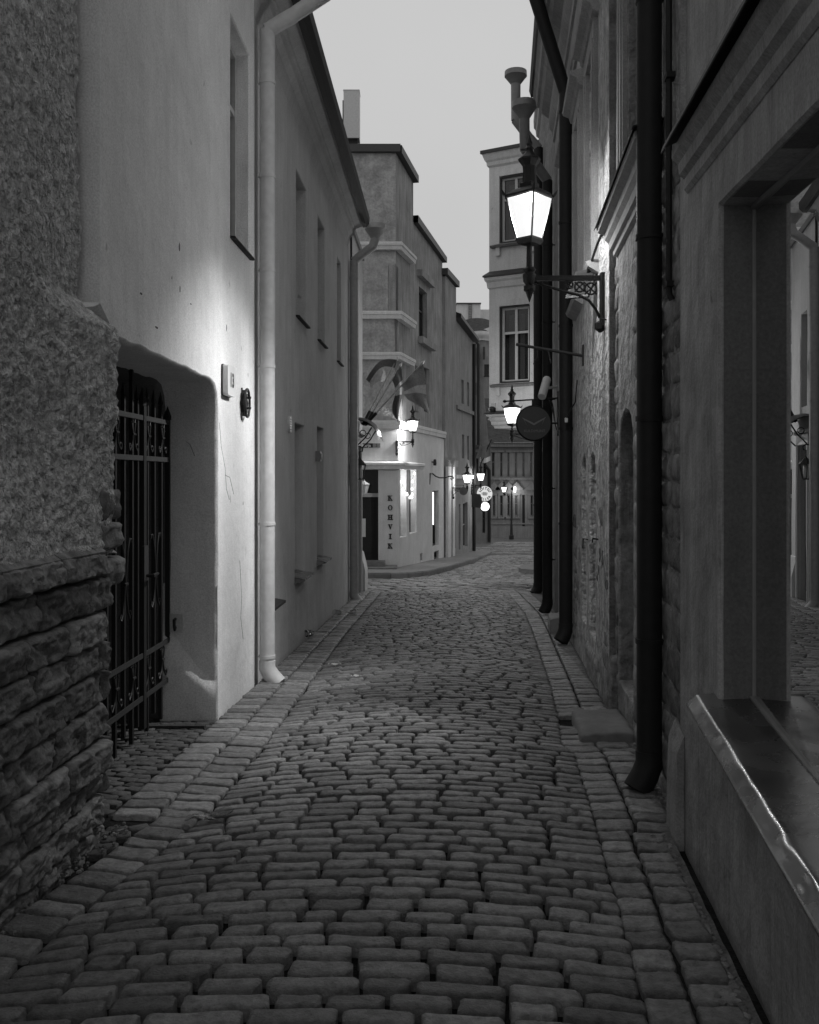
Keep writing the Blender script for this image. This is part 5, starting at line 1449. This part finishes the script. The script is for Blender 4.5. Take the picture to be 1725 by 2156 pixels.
o4 = [CR(975, 985, 1058, 1152), CR(966, 970, 1062, 1158), CR(972, 977, 800, 850), CR(984, 988, 805, 855), CR(973, 978, 915, 965), CR(984, 988, 918, 968)]
mb = MB(); mb.wall(CF, [(YE3 + .01, -2.4), (YE4, -2.5), (YE4, 7.55), (YE3 + .01, 7.85)], o4, [.15] * 6); part('wall', mb, 'grey_house', t4)
for h_ in o4: window(t4, CF, h_[0][0] + .005, h_[1][0] - .005, h_[0][1], h_[2][1], .12, 1, (.5,), 'frame_grey')
mb = MB(); mb.add([CF(YE3, .25, 7.85), CF(YE4 + .2, .25, 7.55), CF(YE4 + .2, .25, 7.68), CF(YE3, .25, 8.0), CF(YE3, -4, 9.5), CF(YE4 + .2, -4, 9.2), CF(YE3, 0, 7.8), CF(YE4 + .2, 0, 7.5)], [(0, 1, 2, 3), (3, 2, 5, 4), (0, 6, 7, 1)]); part('roof', mb, 'roof_metal', t4)
mb = MB(); mb.add([CF(YE4, 0, -2.5), CF(YE4, -6, -2.5), CF(YE4, -6, 7.5), CF(YE4, 0, 7.5)], [(0, 1, 2, 3)]); part('end_wall', mb, 'grey_house', t4)
mb = MB(); mb.box(CF, YE3 + .1, YE4, 0, .10, zv(865, 38.5), zv(857, 38.5)); part('string_course', mb, 'grey_house', t4)
mb = MB(); mb.box(CF, YE3 + .1, YE4, 0, .07, 1.55, 1.7); part('string_course', mb, 'cafe_smooth', t4)
mb = MB(); mb.tube([CF(YE4 - .15, .08, -1.6), CF(YE4 - .15, .08, 7.4)], .07, 8); part('downpipe', mb, 'pipe_dark', t4, smooth=True)

wall_lantern('lit wall lantern on the pilaster of the narrow house beyond the cafe', CN(YC(945), .1, zv(1037, 34.8)), (1, -.15, 0), .55, zv(1017, 35), .85, 110, 'lamp_far', down=.15)
wall_lantern('lit wall lantern on the end house beside the round tavern sign', CF(YE4 - .5, 0, zv(1029, 41)), (1, -.15, 0), .42, zv(1012, 41), .85, 110, 'lamp_far', down=.15)
ds = thing('round_shop_sign', 'small dark round sign hanging under the lantern of the narrow house', 'sign', P(975, 1034, 35))
dc = P(976, 1034, 35.1)
mb = MB(); mb.poly(lambda a, t, z: dc + Vector((a, -t, z)), [(.15 * math.cos(2 * math.pi * i / 24), .15 * math.sin(2 * math.pi * i / 24)) for i in range(24)], -.02, .02); part('face', mb, 'sign_dark', ds)
mb = MB(); mb.tube([dc + Vector((0, 0, .15)), dc + Vector((0, 0, .22)), CN(YC(950), .0, dc.z + .22)], .012, 6); part('hanger', mb, 'iron', ds)
# tavern sign: white round board with words round a pig-keg emblem, ball lamp below
tv = thing('tavern_sign', 'white round tavern sign with dark arched words LOITSU KELLER', 'sign', P(1021, 1039, 41.5))
tc_ = P(1020.7, 1039.5, 41.5); tr_ = .335
tf = lambda a, t, z: tc_ + Vector((a, -t, z))
def cutrim(q): return tr_
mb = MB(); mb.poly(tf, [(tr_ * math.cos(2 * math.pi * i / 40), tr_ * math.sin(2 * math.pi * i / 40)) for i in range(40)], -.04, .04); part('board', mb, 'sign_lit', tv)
def arc_text(s, r, a_mid, step, size, up=True):
    for i, chv in enumerate(s):
        q = rad(a_mid + (i - (len(s) - 1) / 2) * (-step if up else step))
        ro = q - math.pi / 2 if up else q + math.pi / 2
        c_, s_ = math.cos(ro), math.sin(ro)
        part('letter', text_mesh(chv, size, lambda x, t, z: tf(r * math.cos(q) + x * c_ - z * s_, .04 + t, r * math.sin(q) + x * s_ + z * c_), .003, .007), 'black_paint', tv)
arc_text('LOITSU', .235, 90, 24, .15)
arc_text('KELLER', .255, 270, 23, .14, False)
mb = MB()
mb.poly(tf, [(-.085, .07), (.085, .07), (.105, 0), (.085, -.08), (-.085, -.08), (-.105, 0)], .04, .045); mb.box(tf, -.09, .09, .045, .047, .03, .042); mb.box(tf, -.09, .09, .045, .047, -.05, -.038)
mb.box(tf, -.135, -.115, .04, .045, -.05, .05); mb.box(tf, .115, .135, .04, .045, -.05, .05)
part('emblem', mb, 'frame_grey', tv)
mb = MB(); mb.tube([CF(YE4 - .2, 0, tc_.z + .35), tc_ + Vector((-.1, 0, .36)), tc_ + Vector((0, 0, .33))], .02, 6); part('bracket', mb, 'iron', tv)
gb = thing('ball_lamp', 'glowing white ball lamp below the round tavern sign', 'lamp', P(1021, 1066, 41.3))
gc = P(1021.5, 1066.5, 41.3)
mb = MB(); mb.lathe(gc, [(.19 * math.sin(math.pi * i / 12), -.19 * math.cos(math.pi * i / 12)) for i in range(1, 12)], 20); part('globe', mb, 'globe', gb, smooth='all')
mb = MB(); mb.tube([gc + Vector((-.1, 0, .12)), gc + Vector((-.35, .05, .1)), CF(YE4 - .1, 0, gc.z + .1)], .05, 8); part('arm', mb, 'iron', gb, smooth=True)
pl_ = bpy.data.lights.new('globe_light', 'POINT'); pl_.energy = 14; pl_.shadow_soft_size = .2
po = bpy.data.objects.new('globe_light', pl_); COL.objects.link(po); po.parent = gb; po.location = Vector((.35, -.3, -.1))
dk = thing('dark_sign_board', 'dark carved board under the tavern lantern bracket', 'sign', P(1003, 1055, 41.4))
mb = MB(); mb.poly(lambda a, t, z: P(1003, 1055, 41.2) + Vector((a, -t, z)), [(-.22, -.25), (.2, -.3), (.26, 0), (.18, .3), (-.2, .34), (-.27, .05)], 0, .08); part('board', mb, 'iron', dk)
# hanging tricolour
hf_ = thing('street_flag', 'dark flag with a pale lower stripe hanging over the far street', 'flag', P(1000, 960, 47))
for i, (v0, v1, m_) in enumerate(((936, 962, 'flag_dark'), (962, 972, 'flag_light'))):
    mb = MB(); mb.grid(lambda a, b: P(1011 + 22 * a - (8 * b if i == 0 else 0) * (1 - a), v0 + (v1 - v0) * b - (6 * (1 - a) - 6) * 0 + 3 * math.sin(4 * a), 47 + .1 * math.sin(9 * a)), 8, 4); part('stripe', mb, m_, hf_, smooth='all')
mb = MB(); mb.tube([P(1012, 978, 47), P(1035, 925, 47)], .03, 6); part('pole', mb, 'iron', hf_)

# ================================================================== RIGHT beyond the crossing: corner house with jutting upper storeys
ao = rad(-30)
OX, OY = math.cos(ao), math.sin(ao)
def OR(s, t, z): return Vector((2.18 + OX * s + OY * t, 26 + OY * s - OX * t, z))
Yo = 25.75
zo = lambda v: zv(v, Yo)
orl = thing('oriel_house', 'pale corner house with jutting upper storeys and tall framed windows', 'house', (3, 26, -1))
oh = [rect(.345, 1.20, zo(806), zo(646)), rect(.345, 1.20, zo(511), zo(372))]
mb = MB(); mb.wall(OR, rect(0, 5, zo(872), zo(325)), oh, [.12, .12], .0)
mb.add([OR(0, 0, zo(872)), OR(.6, -2.6, zo(872)), OR(.6, -2.6, zo(325)), OR(0, 0, zo(325))], [(0, 1, 2, 3)])
part('wall', mb, 'oriel', orl)
for h_, tb in ((oh[0], .66), (oh[1], .66)):
    w = window(orl, OR, h_[0][0] + .02, h_[1][0] - .02, h_[0][1] + .02, h_[2][1] - .02, .09, 2, (tb,), 'frame_pale', .06, 'shop_glass')
    a0, a1, z0, z1 = h_[0][0], h_[1][0], h_[0][1], h_[2][1]
    for c0, c1 in ((.22, .42), (.60, .76)):
        mb = MB(); mb.grid(lambda a, b: OR(a0 + (a1 - a0) * (c0 + (c1 - c0) * a), -.15 + .010 * math.sin(14 * a), z0 + .05 + (z1 - z0 - .25) * b), 8, 2); part('curtain', mb, 'frame_pale', orl, smooth='all')
    mb = MB(); mb.add([OR(a0 - .1, -.45, z0 - .1), OR(a1 + .1, -.45, z0 - .1), OR(a1 + .1, -.45, z1 + .1), OR(a0 - .1, -.45, z1 + .1), OR(a0 - .1, -.12, z1 + .1), OR(a1 + .1, -.12, z1 + .1)], [(0, 1, 2, 3), (3, 2, 5, 4)]); part('room', mb, 'room', orl)
    a0, a1, z0, z1 = h_[0][0], h_[1][0], h_[0][1], h_[2][1]
    mb = MB()
    for b0, b1, q0, q1 in ((a0 - .03, a0 + .02, z0, z1), (a1 - .02, a1 + .03, z0, z1), (a0 + .02, a1 - .02, z1 - .03, z1 + .02), (a0 + .02, a1 - .02, z0 - .01, z0 + .03)):
        mb.box(OR, b0, b1, -.05, .01, q0, q1)
    part('dark_frame', mb, 'frame_dark', orl)
    mb = MB()
    for g, tt in ((.20, .03), (.12, .05)):
        mb.box(OR, a0 - g - .0, a0 - g + .10, 0, tt, z0 - .02, z1 + g - .001); mb.box(OR, a1 + g - .10, a1 + g, 0, tt, z0 - .02, z1 + g - .001); mb.box(OR, a0 - g + .1, a1 + g - .1, 0, tt, z1 + g - .10, z1 + g)
    part('architrave', mb, 'oriel', orl)
    mb = MB(); mb.prism(OR, [(0, z0 - .12), (.12, z0 - .12), (.16, z0 - .07), (0, z0 - .02)], a0 - .26, a1 + .26); part('window_sill', mb, 'far_house', orl)
    for a in (a0 - .12, a1 + .02):
        mb = MB(); mb.box(OR, a, a + .12, 0, .08, z0 - .34, z0 - .12); part('console', mb, 'oriel', orl)
def ocor(prof, name, mat):
    mb = MB(); n = len(prof)
    A = [OR(.6 + t * .2, -2.6 , z) + Vector((-t, 0, 0)) for t, z in prof]
    B = [OR(-t * .9, t, z) for t, z in prof]
    C2 = [OR(5, t, z) for t, z in prof]
    mb.add(A + B + C2, [(s * n + i, s * n + (i + 1) % n, (s + 1) * n + (i + 1) % n, (s + 1) * n + i) for s in (0, 1) for i in range(n)]); part(name, mb, mat, orl)
ocor([(0, zo(348)), (.05, zo(344)), (.06, zo(337)), (.10, zo(333)), (.14, zo(325)), (.16, zo(320)), (0, zo(318))], 'cornice', 'oriel')
ocor([(0, zo(320)), (.20, zo(320)), (.20, zo(313)), (0, zo(309))], 'roof', 'roof_metal')
ocor([(0, zo(606)), (.04, zo(603)), (.06, zo(592)), (.10, zo(588)), (.12, zo(582)), (0, zo(580))], 'string_course', 'oriel')
ocor([(0, zo(582)), (.15, zo(581)), (.15, zo(578)), (0, zo(568))], 'flashing', 'roof_metal')
ocor([(-.12, zo(901)), (-.10, zo(896)), (-.05, zo(893)), (-.04, zo(887)), (-.01, zo(884)), (.0, zo(878)), (.06, zo(875)), (.07, zo(872)), (-.02, zo(871))], 'corbel', 'oriel')
ocor([(-.02, zo(871)), (.12, zo(871)), (.12, zo(868)), (.0, zo(864))], 'flashing', 'roof_metal')
mb = MB(); mb.add([OR(.25, -.5, zo(900)), OR(5, -.5, zo(900)), OR(5, -3, zo(900)), OR(.8, -3, zo(900))], [(0, 1, 2, 3)]); mb.add([OR(2.2, -.5, zo(900)), OR(5, -.5, zo(900)), OR(5, -.5, -1.6), OR(2.2, -.5, -1.6), OR(2.2, -6, zo(900)), OR(2.2, -6, -1.6)], [(0, 1, 2, 3), (0, 3, 5, 4)]); part('lower_wall', mb, 'oriel', orl)
ws = thing('wall_siren', 'small round alarm horn and cable on the pale corner house', 'alarm', OR(.1, 0, zo(862)))
mb = MB(); mb.lathe(OR(.15, .12, zo(868)), [(.05, 0), (.10, .06), (.10, .12), (.04, .16)], 10); part('horn', mb, 'iron', ws, smooth=True)
mb = MB(); mb.box(OR, .09, .21, 0, .07, zo(858), zo(848)); part('bracket', mb, 'frame_pale', ws)
mb = MB(); mb.tube([OR(.15, .05, zo(872)), OR(.08, .03, zo(880)), OR(-.02, .02, zo(882))], .02, 5); part('cable', mb, 'frame_pale', ws, smooth=True)

# ================================================================== far street
ffr = lambda a, t, z: Vector((a, 70 - t, z))
ff_ = thing('far_facade', 'long far building with rows of narrow windows facing up the street', 'building', (8, 70, -2.8))
zf = lambda v: zv(v, 70)
xf = lambda u: xu(u, 70)
hs = []
for zx0, zx1 in ((865, 908), (975, 1010), (1070, 1100), (1168, 1200), (1268, 1300), (1368, 1402), (1470, 1505), (1570, 1605)): hs.append(rect(xf(897 + .16 * zx0), xf(897 + .16 * zx1), zf(1004), zf(952)))
lo_ = [rect(xf(897 + .16 * a), xf(897 + .16 * b), zf(1086), zf(1043)) for a, b in ((880, 912), (975, 1012), (1068, 1104), (1172, 1206), (1375, 1410), (1480, 1512))]
bs = [rect(xf(897 + .16 * a), xf(897 + .16 * b), zf(1120), zf(1109)) for a, b in ((985, 1015), (1070, 1098), (1165, 1195), (1368, 1400))]
dor = [rect(xf(897 + .16 * 1268), xf(897 + .16 * 1304), zf(1124), zf(1042))]
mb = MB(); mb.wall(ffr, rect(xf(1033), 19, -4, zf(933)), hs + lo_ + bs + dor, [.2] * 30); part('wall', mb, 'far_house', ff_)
for h_ in hs + lo_: window(ff_, ffr, h_[0][0], h_[1][0], h_[0][1], h_[2][1], .17, 1, (.6,), 'frame_grey', .06)
for h_ in bs: window(ff_, ffr, h_[0][0], h_[1][0], h_[0][1], h_[2][1], .1, 1, (), 'frame_dark', .05)
mb = MB(); h_ = dor[0]; mb.box(ffr, h_[0][0], h_[1][0], -.2, -.12, h_[0][1], h_[2][1]); part('door', mb, 'wood_dark', ff_)
for v0, v1, pr in ((1010, 1006, .15), (941, 932, .4), (1104, 1101, .08)):
    mb = MB(); mb.box(ffr, xf(1032), 19, 0, pr, zf(v0), zf(v1)); part('string_course', mb, 'far_house', ff_)
mb = MB(); mb.box(ffr, xf(1033), 19, 0, .06, -4, zf(1108)); part('plinth', mb, 'far_house', ff_)
for i, h_ in enumerate(hs + lo_):
    a0, a1, z1, z0 = h_[0][0], h_[1][0], h_[2][1], h_[0][1]
    mb = MB()
    if i >= len(hs): mb.box(ffr, a0 - .16, a0, 0, .08, z0 - .1, z1); mb.box(ffr, a1, a1 + .16, 0, .08, z0 - .1, z1)
    mb.box(ffr, a0 - .2, a1 + .2, 0, .10, z1, z1 + .14); mb.box(ffr, a0 - .2, a1 + .2, 0, .14, z0 - .2, z0 - .08)
    if i >= len(hs): mb.poly(ffr, [(a0 - .35, z1 + .5), ((a0 + a1) / 2, z1 + 1.0), (a1 + .35, z1 + .5), (a1 + .35, z1 + .4), (a0 - .35, z1 + .4)], 0, .2)
    part('architrave', mb, 'far_house', ff_)
mb = MB(); mb.add([Vector((xf(1028), 69.4, zf(932))), Vector((19, 69.4, zf(932))), Vector((19, 77, 8)), Vector((xf(1036), 77, 8))], [(0, 1, 2, 3)]); part('roof', mb, 'roof', ff_)
wlm = tag(part('wall_light', MB().box(ffr, xf(1081), xf(1085.5), .1, .3, zf(1036), zf(1025)), 'bulb'), 'bright wall light on the far facade behind the lamp post', 'lamp')
lq = bpy.data.lights.new('wall_glow', 'POINT'); lq.energy = 30; lq.shadow_soft_size = .2
lqo = bpy.data.objects.new('wall_glow', lq); COL.objects.link(lqo); lqo.parent = wlm; lqo.location = ffr(xf(1083), .7, zf(1036))
# smaller house left of it
sm = thing('small_far_house', 'small pale house between the end house and the far facade', 'house', (4.8, 62, -2.6))
sfr = lambda a, t, z: Vector((a, 62 - t, z))
z6 = lambda v: zv(v, 62); x6 = lambda u: xu(u, 62)
o6 = [rect(x6(1016), x6(1022), z6(1122), z6(1072)), rect(x6(1003), x6(1008), z6(1000), z6(965)), rect(x6(1018), x6(1024), z6(1003), z6(975))]
mb = MB(); mb.wall(sfr, rect(x6(985), x6(1034), -4, z6(945)), o6, [.2] * 3); part('wall', mb, 'far_house', sm)
for h_ in o6: window(sm, sfr, h_[0][0], h_[1][0], h_[0][1], h_[2][1], .15, 1, (.6,), 'frame_dark', .05)
mb = MB(); mb.box(sfr, x6(984), x6(1014), -3, .5, z6(942), z6(937)); mb.box(sfr, x6(984), x6(1012), 0, .3, z6(957), z6(952)); part('cornice', mb, 'roof_metal', sm)
mb = MB(); mb.tube([sfr(x6(1030), .1, -2.6), sfr(x6(1030), .1, z6(990)), sfr(x6(1022), .1, z6(980))], .10, 8); part('downpipe', mb, 'pipe_dark', sm, smooth=True)
# rounded house high behind with dormer roof, chimneys
rh = thing('rounded_house', 'tall house with rounded corner, pale cornice and steep dark roof far behind', 'house', (6.5, 85, 0))
def rpt(k, z, r=0.0):
    u = 980 + 60 * k
    return Vector((xu(u, 85), 85 - 1.6 * math.sin(math.pi * min(1, max(0, k * .9 + .05))) - r, z))
z8 = lambda v: zv(v, 85)
mb = MB(); mb.grid(lambda a, b: rpt(a, -4 + (z8(720) + 4) * b), 16, 2); part('wall', mb, 'far_house', rh, smooth='all')
mb = MB(); mb.grid(lambda a, b: rpt(a, z8(722) + (z8(704) - z8(722)) * b, .15 + .35 * (b > .4)), 16, 4); mb.grid(lambda a, b: rpt(a, z8(704), .5 - 1.5 * b), 16, 1); part('cornice', mb, 'cafe_smooth', rh, smooth='all')
mb = MB(); mb.grid(lambda a, b: rpt(a, z8(704) + (z8(660) - z8(704)) * b) + Vector((0, 4 * b, 0)), 16, 2); part('roof', mb, 'roof', rh)
dfr = lambda a, t, z: Vector((xu(a, 84.5), 84.2 - t, z))
mb = MB(); mb.poly(dfr, [(1003, z8(701)), (1030, z8(692)), (1040, z8(701))], -.5, 0); part('gable', mb, 'cafe_smooth', rh)
bfr = lambda a, t, z: Vector((xu(a, 83), 83 - t, z))
for (u0, u1, v0, v1) in ((993, 1003, 770, 733), (1017, 1021.5, 757, 730), (996, 1003, 832, 806)):
    window(rh, bfr, xu(u0, 83) / 83 * 2000 + 862.5, u1, zv(v0, 83), zv(v1, 83), .0, 1, (.5,), 'frame_dark', .6)
mb = MB(); mb.tube([bfr(1007, .1, -3), bfr(1007, .1, zv(726, 83)), bfr(1000, .1, zv(716, 83))], .13, 8); part('downpipe', mb, 'pipe_dark', rh, smooth=True)
mb = MB(); mb.box(bfr, 1019, 1034, 0, .7, zv(794, 83), zv(791, 83))
for i in range(9): mb.tube([bfr(1019.3 + i * 1.6, .7, zv(791, 83)), bfr(1019.3 + i * 1.6, .7, zv(770, 83))], .03, 4)
mb.tube([bfr(1019, .7, zv(770, 83)), bfr(1034, .7, zv(770, 83))], .04, 4); part('balcony', mb, 'iron', rh)
cfr = lambda a, t, z: Vector((xu(a, 92), 92 - t, z))
c9 = lambda v: zv(v, 92)
ck = thing('stair_head', 'pale flat roofed stair head with a ladder above the far roofs', 'roof hut', (5.5, 92, 12))
mb = MB(); mb.box(cfr, 962, 1012, -3, 0, c9(680), c9(640)); part('wall', mb, 'oriel', ck)
mb = MB(); mb.box(cfr, 961, 1013, -3, .2, c9(640), c9(638)); part('roof', mb, 'roof_metal', ck)
mb = MB()
for u in (986.5, 993): mb.box(cfr, u, u + .8, 0, .15, c9(672), c9(638))
for i in range(9): mb.box(cfr, 986.5, 993.8, .02, .1, c9(670 - i * 3.5), c9(669.2 - i * 3.5))
part('ladder', mb, 'frame_grey', ck)
mb = MB(); mb.box(cfr, 1013, 1045, -6, -2, c9(690), c9(644)); tag(part('far_gable', mb, 'oriel'), 'pale low gable beside the stair head above the roofs', 'building')
mb = MB(); mb.box(cfr, 940, 961, -8, -3, c9(700), c9(648)); tag(part('far_chimney_block', mb, 'oriel'), 'pale block left of the stair head above the roofs', 'building')

# far lamp post
pp = P(1077, 1128, 66)
pp.z = G(66)
plm = wall_lantern('lit lantern on a dark post in front of the far facade', Vector((pp.x - .06, 66, zv(1045, 66))), (-1, -.1, 0), .46, zv(1036, 66), .95, 40, 'lamp_far', 'street lanterns farther down', 1.0, True, True)
mb = MB(); mb.lathe(Vector((pp.x, 66, pp.z)), [(.17, 0), (.17, .25), (.11, .35), (.09, 1.0), (.07, 1.1), (.06, zv(1040, 66) - pp.z), (.02, zv(1034, 66) - pp.z)], 10); part('post', mb, 'iron', plm, smooth=25)

# ================================================================== litter on the lane
def cup(label, x, Y, s, rot):
    z = road_z(x, Y) + .012
    c = thing('plastic_cup', label, 'cup', (x, Y, z), 'clear plastic cups lying in the gutter')
    d = Vector((math.cos(rot), math.sin(rot), 0)); mb = MB()
    r = .042 * s
    mb.tube([Vector((x, Y, z + r)) + d * q for q in (0, .005, .11 * s)], [r * .1, r * .75, r * 1.05], 18, False)
    part('body', mb, 'plastic', c, smooth=True)
    mb = MB(); e = Vector((x, Y, z + r)) + d * .11 * s; y_ = Vector((-d.y, d.x, 0))
    mb.tube([e + y_ * r * 1.05 * math.cos(q) + Vector((0, 0, r * 1.05 * math.sin(q))) for q in [2 * math.pi * i / 18 for i in range(19)]], .004, 5); part('rim', mb, 'white_paint', c, smooth=True)
    return c
cup('clear plastic cup lying in the gutter under the second low window', -1.30, 12.75, 1.15, -2.2)
cup('clear plastic cup lying near the far gutter below the last low window', -1.12, 15.4, 1.1, 2.6)
cup('clear plastic cup lying beside another cup near the far gutter', -.98, 15.55, 1.0, .2)
mb = MB()
def film(a, b):
    x, Y = -1.17 + .24 * a, 4.93 + .16 * b + .05 * a
    return Vector((x, Y, road_z(x, Y) + .03 + .014 * noise.noise(Vector((a * 6, b * 6, 2))) + .012 * math.sin(7 * a + 2 * b)))
mb.grid(film, 14, 10)
tag(part('plastic_scrap', mb, 'plastic', smooth='all'), 'crumpled clear plastic scrap on the cobbles near the gate', 'litter')
def scrap(label, u, v, Yh, w):
    p = P(u, v, Yh); mb = MB()
    mb.grid(lambda a, b: Vector((p.x + w * (a - .5), Yh + .05 * (b - .5), road_z(p.x, Yh) + .022 + .008 * math.sin(9 * a + 4 * b))), 6, 3)
    tag(part('paper_scrap', mb, 'frame_pale', smooth='all'), label, 'litter')
scrap('thin pale paper scrap on the left of the cobbled lane', 750, 1437, 9.3, .10)
scrap('thin pale paper scrap farther along the cobbled lane near the cups', 705, 1405, 10.2, .14)
# worn patch of fallen mortar at the foot of the rubble wall
gv = MB()
for i in range(150):
    s = R.random(); Yg = 3.0 + 2.0 * s
    x = RUBX(Yg, -.2) + R.uniform(-.02, .12) * R.random() ** .5; r = R.uniform(.004, .012)
    gv.lathe(Vector((x, Yg, road_z(x, Yg) - .006)), [(r, -.004), (r * .9, r * .5), (r * .3, r * .8)], 5, R.random() * 3)
for i in range(500):
    Yg = 2.8 + 5 * R.random() ** 1.3
    x = right_base(Yg) - .10 * R.random() ** 2; r = R.uniform(.004, .018)
    gv.lathe(Vector((x, Yg, road_z(x, Yg) - .008)), [(r, -.004), (r * .9, r * .5), (r * .3, r * .8)], 5, R.random() * 3)
tag(part('gravel', gv, 'rubble'), kind='stuff')
